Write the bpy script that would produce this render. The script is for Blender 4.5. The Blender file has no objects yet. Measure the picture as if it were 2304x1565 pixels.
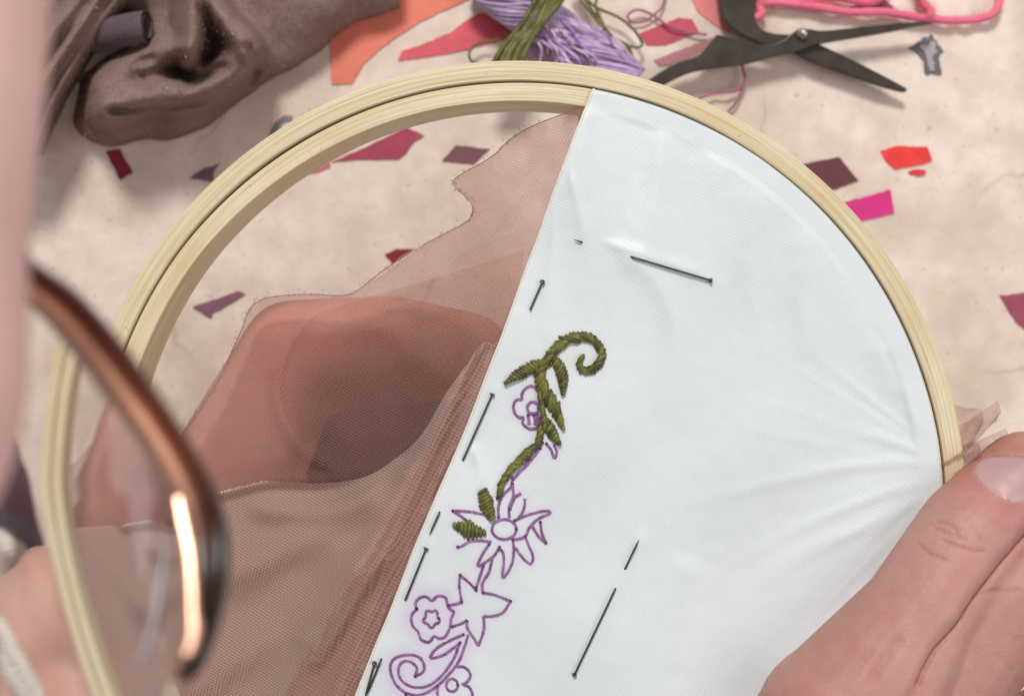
import bpy, math, random
import numpy as np
from mathutils import Vector, noise
from mathutils.bvhtree import BVHTree

R = math.radians
sc = bpy.context.scene
col = sc.collection
random.seed(7)
rng = np.random.default_rng(7)

# ------------------------------------------------------------------ camera
F, CX, CY, CAMZ = 3000.0, 1152.0, 782.0, 0.31
cam = bpy.data.cameras.new('camera')
camo = bpy.data.objects.new('camera', cam)
col.objects.link(camo)
camo.location = (0, 0, CAMZ)
cam.sensor_width = 36
cam.lens = 36 * F / 2304
cam.clip_start, cam.clip_end = 0.01, 20
cam.dof.use_dof = True
cam.dof.focus_distance = 0.23
cam.dof.aperture_fstop = 20
sc.camera = camo

# ------------------------------------------------------------------ light
world = bpy.data.worlds.new('World')
sc.world = world
world.use_nodes = True
bg = world.node_tree.nodes['Background']
bg.inputs[0].default_value = (0.94, 0.95, 1.0, 1)
bg.inputs[1].default_value = 0.34


def area(name, loc, size, power, colr, target=(0, 0, 0.05)):
    l = bpy.data.lights.new(name, 'AREA')
    l.shape = 'DISK'
    l.size = size
    l.energy = power
    l.color = colr
    o = bpy.data.objects.new(name, l)
    col.objects.link(o)
    o.location = loc
    o.rotation_euler = (Vector(target) - Vector(loc)).to_track_quat('-Z', 'Y').to_euler()
    return o


KEY = Vector((-0.10, 0.75, 0.95))
area('ceiling_lamp', KEY, 0.26, 10.2, (1.0, 0.985, 0.965))
area('room_lamp', (0.9, -0.15, 1.25), 0.9, 5.6, (1.0, 0.98, 0.97))
sc.view_settings.view_transform = 'Standard'
sc.view_settings.look = 'None'
sc.view_settings.exposure = 0
sc.view_settings.gamma = 1
sc.cycles.use_denoising = True
sc.cycles.max_bounces = 14
sc.cycles.transparent_max_bounces = 24
sc.cycles.transmission_bounces = 10
sc.cycles.sample_clamp_indirect = 6


# ------------------------------------------------------------------ helpers
def S(r, g, b):
    """sRGB 0-255 to linear"""
    def f(c):
        c /= 255
        return c / 12.92 if c <= .04045 else ((c + .055) / 1.055) ** 2.4
    return (f(r), f(g), f(b), 1)


def W(px, py, z):
    """place of a point of the photograph at world height z"""
    k = (CAMZ - z) / F
    return np.array([(px - CX) * k, -(py - CY) * k, z])


# hoop plane
HC = np.array([0.00016686, -0.0274932, 0.08])
HR = 0.0734932
HN = np.array([-.05, 0, 1.]); HN /= np.linalg.norm(HN)
HU = np.cross([0, 1, 0], HN); HU /= np.linalg.norm(HU)
HV = np.cross(HN, HU)


def H(px, py, dz=0.0):
    """point of the hoop plane (lifted by dz along its normal) under a pixel"""
    d = np.array([(px - CX) / F, -(py - CY) / F, -1.0])
    o = np.array([0, 0, CAMZ])
    t = ((HC + HN * dz - o) @ HN) / (d @ HN)
    return o + d * t


def pj(v):
    k = F / (CAMZ - v[2])
    return CX + v[0] * k, CY - v[1] * k


def ss(a, b, x):
    t = np.clip((x - a) / (b - a), 0, 1)
    return t * t * (3 - 2 * t)


def spline(pts, n=8):
    p = [np.array(q, float) for q in pts]
    if len(p) < 3:
        return np.array([p[0] + (p[1] - p[0]) * t for t in np.linspace(0, 1, n + 1)])
    p = [2 * p[0] - p[1]] + p + [2 * p[-1] - p[-2]]
    out = []
    for i in range(1, len(p) - 2):
        for t in np.linspace(0, 1, n, endpoint=False):
            a, b, c, d = p[i - 1], p[i], p[i + 1], p[i + 2]
            out.append(.5 * ((2 * b) + (c - a) * t + (2 * a - 5 * b + 4 * c - d) * t * t + (3 * b - a - 3 * c + d) * t ** 3))
    out.append(p[-2])
    return np.array(out)


def resample(pts, n):
    p = np.array(pts, float)
    d = np.r_[0, np.cumsum(np.linalg.norm(np.diff(p, axis=0), axis=1))]
    s = np.linspace(0, d[-1], n)
    return np.stack([np.interp(s, d, p[:, k]) for k in range(p.shape[1])], 1)


def dist_poly(px, py, line):
    """distance from arrays of pixels to a polyline"""
    l = np.array(line, float)
    best = np.full(np.shape(px), 1e9)
    for a, b in zip(l[:-1], l[1:]):
        d = b - a
        t = np.clip(((px - a[0]) * d[0] + (py - a[1]) * d[1]) / max(d @ d, 1e-9), 0, 1)
        best = np.minimum(best, np.hypot(px - a[0] - t * d[0], py - a[1] - t * d[1]))
    return best


class MB:
    def __init__(s):
        s.v, s.f, s.uv, s.c = [], [], [], []

    def add(s, v, f, uv=None, c=None):
        n = len(s.v)
        v = [tuple(map(float, q)) for q in v]
        s.v += v
        s.f += [tuple(int(i) + n for i in q) for q in f]
        s.uv += [tuple(map(float, q)) for q in uv] if uv is not None else [(0, 0)] * len(v)
        s.c += [c] * len(v) if c is not None and np.ndim(c) == 1 else (list(c) if c is not None else [(1, 1, 1, 1)] * len(v))

    def tube(s, pts, r, n=6, c=None, caps=True, flat=1.0, up=None):
        p = np.array(pts, float)
        m = len(p)
        r = np.full(m, r) if np.ndim(r) == 0 else np.array(r, float)
        t = np.gradient(p, axis=0)
        t /= np.linalg.norm(t, axis=1)[:, None] + 1e-12
        u0 = np.array([0, 0, 1.]) if up is None else np.array(up, float)
        if abs(t[0] @ u0) > .95 and up is None:
            u0 = np.array([0, 1., 0])
        vs, uv = [], []
        L = np.r_[0, np.cumsum(np.linalg.norm(np.diff(p, axis=0), axis=1))]
        for i in range(m):
            a = np.cross(t[i], u0)
            a /= np.linalg.norm(a) + 1e-12
            b = np.cross(a, t[i])
            if up is None:
                u0 = b
            for k in range(n):
                w = 2 * math.pi * k / n
                vs.append(p[i] + r[i] * (math.cos(w) * a + flat * math.sin(w) * b))
                uv.append((L[i], k / n))
        fs = [(i * n + k, i * n + (k + 1) % n, (i + 1) * n + (k + 1) % n, (i + 1) * n + k) for i in range(m - 1) for k in range(n)]
        if caps:
            fs += [tuple(range(n))[::-1], tuple((m - 1) * n + k for k in range(n))]
        s.add(vs, fs, uv, c)
        return s

    def grid(s, G, uv=None, c=None):
        a, b = G.shape[:2]
        fs = [(i * b + j, i * b + j + 1, (i + 1) * b + j + 1, (i + 1) * b + j) for i in range(a - 1) for j in range(b - 1)]
        s.add(G.reshape(-1, 3), fs, None if uv is None else uv.reshape(-1, 2), None if c is None else c.reshape(-1, 4))
        return s

    def prism(s, top, h, c=None):
        """closed outline (points at their top height) extruded down by h"""
        n = len(top)
        top = np.array(top, float)
        bot = top - np.array([0, 0, h])
        s.add(list(top) + list(bot), [tuple(range(n)), tuple(range(2 * n - 1, n - 1, -1))] +
              [(i, i + n, (i + 1) % n + n, (i + 1) % n) for i in range(n)], None, c)
        return s

    def build(s, name, mat, parent=None, smooth=True, **props):
        me = bpy.data.meshes.new(name)
        me.from_pydata(s.v, [], s.f)
        uvl = me.uv_layers.new(name='UVMap')
        li = np.empty(len(me.loops), int)
        me.loops.foreach_get('vertex_index', li)
        uvl.data.foreach_set('uv', np.array(s.uv)[li].ravel())
        ca = me.color_attributes.new('Col', 'FLOAT_COLOR', 'POINT')
        ca.data.foreach_set('color', np.array(s.c, float).ravel())
        me.materials.append(mat)
        if smooth:
            me.polygons.foreach_set('use_smooth', [True] * len(me.polygons))
        me.update()
        o = bpy.data.objects.new(name, me)
        col.objects.link(o)
        if parent is not None:
            o.parent = parent
        for k, v in props.items():
            o[k] = v
        return o


def thing(name, label, cat, group=None):
    o = bpy.data.objects.new(name, None)
    o.empty_display_size = .01
    col.objects.link(o)
    o['label'] = label
    o['category'] = cat
    if group:
        o['group'] = group
    return o


def tag(o, label, cat, group=None):
    o['label'] = label
    o['category'] = cat
    if group:
        o['group'] = group
    return o


def bevel(o, w, seg=2):
    m = o.modifiers.new('bevel', 'BEVEL')
    m.width = w
    m.segments = seg
    m.limit_method = 'ANGLE'
    return o


# ------------------------------------------------------------------ materials
class NT:
    def __init__(s, name):
        s.m = bpy.data.materials.new(name)
        s.m.use_nodes = True
        s.t = s.m.node_tree
        s.n = s.t.nodes
        s.b = s.n['Principled BSDF']
        s.out = s.n['Material Output']

    def new(s, ty, **kw):
        o = s.n.new('ShaderNode' + ty)
        for k, v in kw.items():
            if k in o.inputs.keys() if isinstance(k, str) else False:
                o.inputs[k].default_value = v
            else:
                setattr(o, k, v)
        return o

    def l(s, a, b):
        s.t.links.new(a, b)

    def set(s, **kw):
        for k, v in kw.items():
            s.b.inputs[k.replace('_', ' ')].default_value = v

    def coords(s, kind='Object', scale=(1, 1, 1)):
        tc = s.new('TexCoord')
        mp = s.new('Mapping')
        mp.inputs['Scale'].default_value = scale
        s.l(tc.outputs[kind], mp.inputs[0])
        return mp.outputs[0]

    def noise(s, co, scale, detail=4, rough=.55, dist=0.0):
        n = s.new('TexNoise')
        s.l(co, n.inputs['Vector'])
        n.inputs['Scale'].default_value = scale
        n.inputs['Detail'].default_value = detail
        n.inputs['Roughness'].default_value = rough
        n.inputs['Distortion'].default_value = dist
        return n.outputs['Fac']

    def ramp(s, fac, *stops):
        r = s.new('ValToRGB')
        e = r.color_ramp.elements
        while len(e) < len(stops):
            e.new(.5)
        for x, (p, c) in zip(e, stops):
            x.position = p
            x.color = c if len(c) == 4 else (*c, 1)
        s.l(fac, r.inputs[0])
        return r.outputs[0]

    def mix(s, fac, a, b, mode='MIX'):
        m = s.new('Mix', data_type='RGBA', blend_type=mode)
        for i, x in ((0, fac), (6, a), (7, b)):
            if hasattr(x, 'links') or hasattr(x, 'is_linked'):
                s.l(x, m.inputs[i])
            else:
                m.inputs[i].default_value = x
        return m.outputs[2]

    def math(s, op, a, b=0.0):
        m = s.new('Math', operation=op)
        for i, x in ((0, a), (1, b)):
            if hasattr(x, 'is_linked'):
                s.l(x, m.inputs[i])
            else:
                m.inputs[i].default_value = x
        return m.outputs[0]

    def bump(s, h, dist, strength=1.0, to=None):
        b = s.new('Bump')
        b.inputs['Distance'].default_value = dist
        b.inputs['Strength'].default_value = strength
        s.l(h, b.inputs['Height'])
        s.l(b.outputs[0], to if to is not None else s.b.inputs['Normal'])
        return b.outputs[0]


def vary(c, k):
    return tuple(min(1, x * k) for x in c[:3]) + (1,)


def plain(name, c, rough=.6, var=.18, scale=120, bump=0.0, bscale=900, metal=0.0, spec=.5, sheen=0.0, useattr=False):
    t = NT(name)
    co = t.coords()
    f = t.noise(co, scale)
    colr = t.ramp(f, (.3, vary(c, 1 - var)), (.7, vary(c, 1 + var)))
    if useattr:
        at = t.new('Attribute')
        at.attribute_name = 'Col'
        colr = t.mix(1.0, colr, at.outputs['Color'], 'MULTIPLY')
    t.l(colr, t.b.inputs['Base Color'])
    t.set(Roughness=rough, Metallic=metal, Specular_IOR_Level=spec, Sheen_Weight=sheen)
    if bump:
        t.bump(t.noise(co, bscale, 3), bump)
    return t.m


def mat_table():
    t = NT('peach_oilcloth')
    co = t.coords()
    a = t.noise(co, 22, 6, .62)
    b = t.noise(co, 120, 5, .6)
    c = t.ramp(a, (.28, S(200, 182, 168)), (.43, S(222, 201, 184)), (.54, S(239, 223, 210)), (.66, S(231, 209, 193)), (.80, S(230, 197, 182)))
    c = t.mix(t.ramp(b, (.4, (0, 0, 0)), (.75, (.55, .55, .55))), c, S(198, 178, 164))
    # faint grey pencil-like specks and veins
    v = t.new('TexVoronoi', feature='DISTANCE_TO_EDGE')
    w = t.new('Mapping')
    mixv = t.new('VectorMath', operation='ADD')
    nz = t.new('TexNoise')
    nz.inputs['Scale'].default_value = 45
    nz.inputs['Detail'].default_value = 4
    t.l(co, nz.inputs['Vector'])
    sc_ = t.new('VectorMath', operation='SCALE')
    sc_.inputs['Scale'].default_value = .02
    t.l(nz.outputs['Color'], sc_.inputs[0])
    t.l(co, mixv.inputs[0])
    t.l(sc_.outputs[0], mixv.inputs[1])
    t.l(mixv.outputs[0], v.inputs['Vector'])
    v.inputs['Scale'].default_value = 16
    edge = t.ramp(v.outputs['Distance'], (0, (1, 1, 1)), (.012, (0, 0, 0)))
    gate = t.ramp(t.noise(co, 30, 2), (.52, (0, 0, 0)), (.62, (.45, .45, .45)))
    c = t.mix(t.mix(1.0, edge, gate, 'MULTIPLY'), c, S(170, 148, 138))
    sp = t.ramp(t.noise(co, 520, 2, .5), (.66, (0, 0, 0)), (.76, (.5, .5, .5)))
    c = t.mix(sp, c, S(170, 150, 140))
    t.l(c, t.b.inputs['Base Color'])
    t.set(Roughness=.55, Specular_IOR_Level=.3)
    t.bump(t.noise(co, 700, 4, .6), .00012)
    return t.m


def mat_wood():
    t = NT('pale_bamboo_wood')
    co = t.coords('UV', (1, 1, 1))
    mp = t.new('Mapping')
    mp.inputs['Scale'].default_value = (30, 2200, 1)
    t.l(co, mp.inputs[0])
    g = t.noise(mp.outputs[0], 1.0, 5, .6)
    mp2 = t.new('Mapping')
    mp2.inputs['Scale'].default_value = (12, 700, 1)
    t.l(co, mp2.inputs[0])
    g2 = t.noise(mp2.outputs[0], 1.0, 3, .5)
    blot = t.noise(t.coords(), 60, 3)
    c = t.ramp(g, (.24, S(160, 134, 100)), (.38, S(204, 186, 149)), (.56, S(226, 213, 182)), (.8, S(232, 221, 194)))
    c = t.mix(t.ramp(g2, (.35, (.0, .0, .0)), (.62, (.45, .45, .45))), c, S(205, 184, 134))
    c = t.mix(t.ramp(blot, (.42, (0, 0, 0)), (.68, (.6, .6, .6))), c, S(208, 182, 138))
    c = t.mix(t.ramp(t.noise(t.coords(), 1300, 2), (.68, (0, 0, 0)), (.76, (.45, .45, .45))), c, S(150, 122, 84))
    t.l(c, t.b.inputs['Base Color'])
    t.set(Roughness=.5, Specular_IOR_Level=.35)
    t.bump(g, .00022, .9)
    return t.m


def mat_white():
    t = NT('white_cotton')
    co = t.coords()
    at = t.new('Attribute')
    at.attribute_name = 'Col'
    f = t.noise(co, 70, 4)
    c = t.ramp(f, (.3, (.660, .693, .700, 1)), (.7, (.708, .740, .745, 1)))
    c = t.mix(1.0, c, at.outputs['Color'], 'MULTIPLY')
    t.l(c, t.b.inputs['Base Color'])
    t.set(Roughness=.46, Specular_IOR_Level=.4, Sheen_Weight=.15)
    uv = t.coords('UV', (1, 1, 1))

    def wv(ang, scale):
        mp = t.new('Mapping')
        mp.inputs['Rotation'].default_value = (0, 0, R(ang))
        t.l(uv, mp.inputs[0])
        w = t.new('TexWave', wave_type='BANDS', bands_direction='X')
        w.inputs['Scale'].default_value = scale
        w.inputs['Distortion'].default_value = .6
        w.inputs['Detail'].default_value = 1
        t.l(mp.outputs[0], w.inputs['Vector'])
        return w.outputs['Fac']
    h = t.math('ADD', wv(24, 560), wv(-66, 620))
    h2 = t.math('ADD', h, t.math('MULTIPLY', t.noise(co, 1500, 3), 1.2))
    t.bump(h2, .000015)
    return t.m


def mat_sheer(name, c, alpha, scale=700):
    t = NT(name)
    uv = t.coords('UV', (1, 1, 1))

    def wv(ang, scale):
        mp = t.new('Mapping')
        mp.inputs['Rotation'].default_value = (0, 0, R(ang))
        t.l(uv, mp.inputs[0])
        w = t.new('TexWave', wave_type='BANDS', bands_direction='X')
        w.inputs['Scale'].default_value = scale
        w.inputs['Distortion'].default_value = .35
        w.inputs['Detail'].default_value = 1
        w.inputs['Detail Scale'].default_value = 3
        t.l(mp.outputs[0], w.inputs['Vector'])
        return w.outputs['Fac']
    a, b = wv(27, scale), wv(-63, scale * .94)
    th = t.math('MAXIMUM', a, b)
    big = t.noise(t.coords(), 40, 3)
    fac = t.math('ADD', t.math('MULTIPLY', t.math('POWER', th, 2.0), alpha * 1.15), alpha * .36)
    fac = t.math('ADD', fac, t.math('MULTIPLY', t.math('SUBTRACT', big, .5), .25))
    at = t.new('Attribute')
    at.attribute_name = 'Col'
    fac = t.math('MULTIPLY', fac, at.outputs['Fac'])
    d = t.n.new('ShaderNodeBsdfPrincipled')
    d.inputs['Base Color'].default_value = c
    d.inputs['Roughness'].default_value = .42
    d.inputs['Specular IOR Level'].default_value = .5
    d.inputs['Sheen Weight'].default_value = .3
    tr = t.new('BsdfTranslucent')
    tr.inputs['Color'].default_value = c
    mx = t.new('MixShader')
    mx.inputs[0].default_value = .3
    t.l(d.outputs[0], mx.inputs[1])
    t.l(tr.outputs[0], mx.inputs[2])
    tp = t.new('BsdfTransparent')
    tp.inputs['Color'].default_value = (.91, .83, .81, 1)
    m2 = t.new('MixShader')
    cl = t.new('Clamp')
    t.l(fac, cl.inputs[0])
    t.l(cl.outputs[0], m2.inputs[0])
    t.l(tp.outputs[0], m2.inputs[1])
    t.l(mx.outputs[0], m2.inputs[2])
    t.l(m2.outputs[0], t.out.inputs['Surface'])
    t.bump(t.math('ADD', a, b), .00008, 1.0, d.inputs['Normal'])
    return t.m


def mat_skin(name, base, deep, rough=.53):
    t = NT(name)
    co = t.coords()
    at = t.new('Attribute')
    at.attribute_name = 'Col'
    a = t.noise(co, 55, 4)
    b = t.noise(co, 420, 5, .65)
    c = t.ramp(a, (.32, deep), (.62, base))
    c = t.mix(t.ramp(b, (.4, (0, 0, 0)), (.75, (.30, .30, .30))), c, vary(deep, .85))
    c = t.mix(1.0, c, at.outputs['Color'], 'MULTIPLY')
    t.l(c, t.b.inputs['Base Color'])
    t.set(Roughness=rough, Specular_IOR_Level=.4, Subsurface_Weight=.25, Subsurface_Scale=.003)
    t.b.inputs['Subsurface Radius'].default_value = (1, .35, .2)
    v = t.new('TexVoronoi', feature='DISTANCE_TO_EDGE')
    v.inputs['Scale'].default_value = 1500
    mp = t.new('Mapping')
    mp.inputs['Rotation'].default_value = (0, 0, R(-30))
    mp.inputs['Scale'].default_value = (.8, 1.3, 1)
    t.l(co, mp.inputs[0])
    t.l(mp.outputs[0], v.inputs['Vector'])
    h = t.math('ADD', t.math('MULTIPLY', v.outputs['Distance'], 1.2), t.noise(co, 900, 4))
    t.bump(h, .00006)
    return t.m


def mat_glass(name, tint=(1, 1, 1, 1), ior=1.5):
    t = NT(name)
    g = t.new('BsdfGlass')
    g.inputs['Color'].default_value = tint
    g.inputs['IOR'].default_value = ior
    g.inputs['Roughness'].default_value = 0
    t.l(g.outputs[0], t.out.inputs['Surface'])
    return t.m


def mat_tortoise():
    t = NT('tortoiseshell_acetate')
    co = t.coords()
    at = t.new('Attribute')
    at.attribute_name = 'Col'
    a = t.noise(co, 130, 3, .5, .6)
    c = t.ramp(a, (.35, (.75, .75, .75, 1)), (.62, (1.1, 1.05, 1.0, 1)))
    c = t.mix(1.0, c, at.outputs['Color'], 'MULTIPLY')
    t.l(c, t.b.inputs['Base Color'])
    t.set(Roughness=.3, Specular_IOR_Level=.5, Coat_Weight=.15, Coat_Roughness=.1)
    return t.m


def mat_fuzzy(name, c, c2, bump=.0004, sheen=.6):
    t = NT(name)
    co = t.coords()
    a = t.noise(co, 90, 5, .6)
    b = t.noise(co, 1400, 3, .7)
    k = t.ramp(a, (.3, c2), (.7, c))
    k = t.mix(t.ramp(b, (.45, (0, 0, 0)), (.7, (.35, .35, .35))), k, vary(c, 1.35))
    t.l(k, t.b.inputs['Base Color'])
    t.set(Roughness=.95, Specular_IOR_Level=.1, Sheen_Weight=sheen, Sheen_Roughness=.5)
    h = t.math('ADD', t.noise(co, 260, 4, .6), t.math('MULTIPLY', b, .4))
    t.bump(h, bump)
    return t.m


M = dict(
    table=mat_table(), wood=mat_wood(), white=mat_white(),
    sheer=mat_sheer('mauve_organza', S(182, 136, 124), .33),
    sheer2=mat_sheer('mauve_organza_fold', S(196, 162, 149), .86),
    shade_sheer=mat_sheer('shade_tinted_organza', S(104, 62, 54), .40, 560),  # organza coloured dark to carry the shade of the palm hollow
    pale_sheer=mat_sheer('pale_organza', S(222, 188, 176), .34),
    band=mat_sheer('gathered_organza', S(200, 160, 146), .5, 520),
    ink=plain('purple_pen_ink', S(134, 92, 134), .8, .35, 700, useattr=True),
    tint=plain('lilac_ink_bleed', S(214, 184, 216), .8, .08, 300),
    green=plain('olive_thread', S(98, 96, 34), .45, .35, 900, .0001, 3000, useattr=True, sheen=.1),
    steel=plain('pin_steel', S(84, 88, 80), .38, .2, 900, metal=.85),
    black=plain('blackened_steel', S(72, 62, 56), .32, .3, 260, .00003, 900, metal=.5, spec=.5),
    screw=plain('screw_steel', S(170, 165, 155), .3, .1, 900, metal=.9),
    lilac=plain('lilac_thread', S(196, 174, 206), .5, .2, 600, .0001, 3000, useattr=True, sheen=.3),
    pink=mat_fuzzy('pink_yarn', S(244, 130, 152), S(226, 98, 126), .0005, .4),
    mauve=plain('mauve_thread', S(168, 96, 120), .6, .2, 600),
    brown=mat_fuzzy('brown_fleece', S(146, 121, 112), S(130, 105, 98), .00016, .0),
    grey=mat_fuzzy('grey_cuff', S(104, 88, 92), S(84, 70, 74), .0003, .1),
    skin=mat_skin('skin', S(190, 142, 129), S(178, 122, 108)),
    skin2=mat_skin('skin_under_cloth', S(214, 170, 156), S(202, 150, 137)),
    cheek=mat_skin('cheek_skin', S(240, 198, 190), S(230, 184, 176), .6),
    nail=plain('nail', S(186, 148, 146), .42, .10, 130, .00004, 400, spec=.45),
    tort=mat_tortoise(), glass=mat_glass('lens_glass', (.985, .985, .99, 1)),
    bevel=plain('polished_bevel', S(214, 160, 128), .16, .1, 200, spec=1.0, metal=.35),
    lensedge=plain('polished_lens_edge', S(150, 146, 150), .2, .1, 200, spec=.5),
    sleeve=mat_fuzzy('dark_sleeve', S(88, 66, 74), S(60, 42, 50), .0004, .2),
    palm_shade=mat_fuzzy('palm_shade_brown', S(74, 34, 26), S(58, 26, 20), .0004, .05),  # dark colour stands in for shade inside the curled palm
    cuff=mat_fuzzy('cream_fleece', S(232, 222, 210), S(214, 202, 188), .0012, .4),
    hem=plain('cream_hem', S(226, 222, 206), .8, .06, 600, .0001, 2500),
    mhem=plain('mauve_hem', S(150, 112, 102), .6, .15, 600),
    glint=plain('painted_sparkle', S(240, 214, 198), .35, .1, 600),  # pale colour paints the sparkle on the organza folds
)

# ------------------------------------------------------------------ table with its printed patches
G = np.zeros((61, 61, 3))
xs = np.linspace(-.5, .5, 61)
for i, a in enumerate(xs):
    for j, b in enumerate(xs):
        G[j, i] = (a, b, .0006 * noise.noise(Vector((a * 9, b * 9, 3))) * .3 - .0002)
table = MB().grid(G).build('tabletop', M['table'], kind='structure')

PM = {}


def pmat(c):
    if c not in PM:
        PM[c] = plain('patch_print_%d' % len(PM), S(*c), .55, .10, 260, .0001, 800, spec=.3)
    return PM[c]


def patch(name, pts, c, label, z=.0002, jag=.6, curve=False):
    p = np.array(pts, float)
    p = np.vstack([p, p[:1]])
    q = []
    if curve:
        p = spline(p, 5)
    for a, b in zip(p[:-1], p[1:]):
        n = max(1, int(np.linalg.norm(b - a) / 7))
        for k in range(n):
            w = a + (b - a) * k / n
            if k:
                w = w + rng.normal(0, jag, 2)
            q.append(w)
    return MB().prism([W(x, y, z) for x, y in q][::-1], .0003).build(name, pmat(c), table, smooth=False, label=label)


patch('printed_patch', [(743, 72), (746, 190), (793, 187), (818, 143), (854, 111), (893, 82), (950, 46), (1004, 21), (1058, -3), (1080, -60), (760, -60)], (226, 126, 104), 'large coral orange patch with a curved right edge')
patch('printed_patch', [(896, 136), (904, 114), (950, 100), (1015, 72), (1043, 50), (1076, 30), (1111, 27), (1147, 32), (1169, 40), (1160, 56), (1222, 59), (1215, 70), (1165, 82), (1129, 91), (1076, 104), (1022, 118), (950, 129)], (216, 92, 102), 'red brush stroke tapering to the left')
patch('printed_patch', [(238, 340), (268, 335), (299, 388), (270, 404)], (138, 34, 58), 'narrow dark red rectangle left of the hoop')
patch('printed_patch', [(426, 401), (458, 379), (479, 374), (495, 367), (481, 383), (479, 408)], (122, 96, 112), 'dusty purple triangle beside the hoop')
patch('printed_patch', [(606, 304), (618, 276), (638, 260), (658, 260), (658, 268), (637, 274), (626, 290), (618, 308)], (132, 126, 126), 'grey curved mark')
patch('printed_patch', [(745, 364), (818, 333), (915, 286), (954, 304), (929, 322), (915, 343), (895, 358), (807, 358)], (168, 66, 86), 'crimson patch partly behind the hoop')
patch('printed_patch', [(690, 390), (743, 363), (743, 374), (714, 387)], (208, 110, 112), 'small salmon patch at the hoop edge')
patch('printed_patch', [(995, 361), (1026, 326), (1102, 335), (1065, 369)], (120, 78, 84), 'plum parallelogram inside the hoop')
patch('printed_patch', [(866, 572), (893, 559), (932, 559), (911, 570), (882, 591)], (140, 34, 44), 'small dark red patch at the organza edge')
patch('printed_patch', [(433, 690), (537, 654), (551, 661), (497, 695), (478, 702), (474, 716)], (132, 90, 104), 'mauve wedge inside the hoop')
patch('printed_patch', [(275, 872), (300, 856), (325, 852), (300, 874)], (140, 70, 58), 'tiny brown wedge')
patch('printed_patch', [(1800, 370), (1888, 353), (1932, 406), (1869, 428)], (104, 54, 64), 'dark plum square right of the hoop')
patch('printed_patch', [(1880, 460), (2004, 426), (2012, 479), (1934, 498)], (214, 48, 130), 'magenta pink patch right of the hoop')
patch('printed_patch', [(1981, 339), (2016, 328), (2087, 330), (2098, 361), (2067, 371), (2016, 381), (1996, 365)], (234, 62, 54), 'vermilion red patch')
patch('printed_patch', [(2043, 386), (2060, 380), (2083, 381), (2083, 392), (2067, 396), (2050, 392)], (214, 62, 62), 'small red blob under the vermilion patch')
patch('printed_patch', [(2045, 108), (2094, 77), (2124, 116), (2112, 133), (2118, 169), (2085, 169), (2075, 133), (2063, 118)], (106, 102, 106), 'dark grey angular mark near the scissor tips', jag=2.2)
patch('printed_patch', [(2068, 106), (2096, 92), (2110, 118), (2098, 128), (2104, 158), (2092, 160), (2084, 128), (2078, 112)], (168, 160, 158), 'lighter grey middle of the angular mark', z=.00045, jag=3)
patch('printed_patch', [(1439, 75), (1529, 39), (1557, 43), (1573, 71), (1498, 102), (1455, 102)], (190, 78, 98), 'crimson patch under the thread loop')
patch('printed_patch', [(1471, 135), (1608, 82), (1573, 133), (1486, 149)], (180, 122, 124), 'faded plum patch under the scissors')
patch('printed_patch', [(2250, 664), (2330, 655), (2330, 760), (2285, 722)], (158, 72, 92), 'mauve red patch at the right edge')
patch('printed_patch', [(1545, -30), (1625, -30), (1640, 75), (1600, 50), (1570, 25)], (228, 130, 128), 'salmon patch behind the scissor handle')
patch('printed_patch', [(1914, 14), (1988, -3), (2012, 16), (1975, 22), (1922, 31)], (140, 70, 96), 'dark purple patch under the pink yarn')
for (x, y, c) in [(-260, 300, (168, 66, 86)), (-180, 900, (138, 34, 58)), (2520, 300, (120, 78, 84)), (2600, 900, (226, 126, 104)), (900, -300, (120, 78, 84)),
                  (1900, -260, (234, 62, 54)), (300, 1900, (168, 66, 86)), (1500, 2000, (132, 90, 104))]:
    a = rng.uniform(0, 6.28)
    r0 = rng.uniform(30, 60)
    patch('printed_patch', [(x + r0 * math.cos(a + k) * (1 + .3 * (k % 2)), y + r0 * math.sin(a + k)) for k in (0, 1.2, 3.1, 4.4)], c, 'print patch farther along the table')

# ------------------------------------------------------------------ scissors
sci = thing('embroidery_scissors', 'small open black embroidery scissors lying on the printed table above the hoop', 'scissors')


def slab(name, pts, z, h, mat, parent, bw=.0005, **p):
    q = resample(np.vstack([spline(np.vstack([pts, pts[:1]]), 3)]), 90)[:-1]
    o = MB().prism([W(x, y, z) for x, y in q][::-1], h).build(name, mat, parent, smooth=False, **p)
    return bevel(o, bw, 3)


lever2 = [(1467, 173), (1518, 141), (1569, 124), (1600, 90), (1613, 77), (1640, 84), (1675, 94), (1726, 101), (1760, 92), (1781, 75), (1796, 65), (1824, 65), (1851, 69), (1949, 59), (2043, 50), (2096, 48), (2097, 51), (1988, 73), (1859, 94), (1832, 99), (1788, 116), (1741, 126), (1675, 143), (1604, 152), (1549, 163), (1494, 190), (1455, 215), (1430, 205)]
lever1 = [(1610, -60), (1618, 0), (1626, 39), (1651, 67), (1698, 92), (1726, 104), (1784, 116), (1824, 137), (1949, 182), (2028, 205), (2041, 204), (2039, 197), (1949, 149), (1855, 104), (1800, 80), (1745, 75), (1714, 65), (1700, 43), (1702, 0), (1720, -60)]
slab('blade', lever1, .0046, .0017, M['black'], sci)
slab('blade', lever2, .0066, .0018, M['black'], sci)
MB().tube([W(x, y, .0064) for x, y in [(1795 + 15 * math.cos(a), 76 + 15 * math.sin(a)) for a in np.linspace(0, 6.3, 3)]][:1] + [W(1804, 75, .0078)], .0011, 14).build('screw', M['screw'], sci)
s_ = MB()
s_.tube([W(1804, 76, .0055), W(1804, 76, .0074), W(1804, 76, .0077)], [.0012, .0012, .0008], 16)
s_.build('screw', M['screw'], sci)
MB().tube([W(1848, 94, .0045), W(1848, 94, .0062)], .0006, 12).build('stop_pin', M['screw'], sci)
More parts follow.
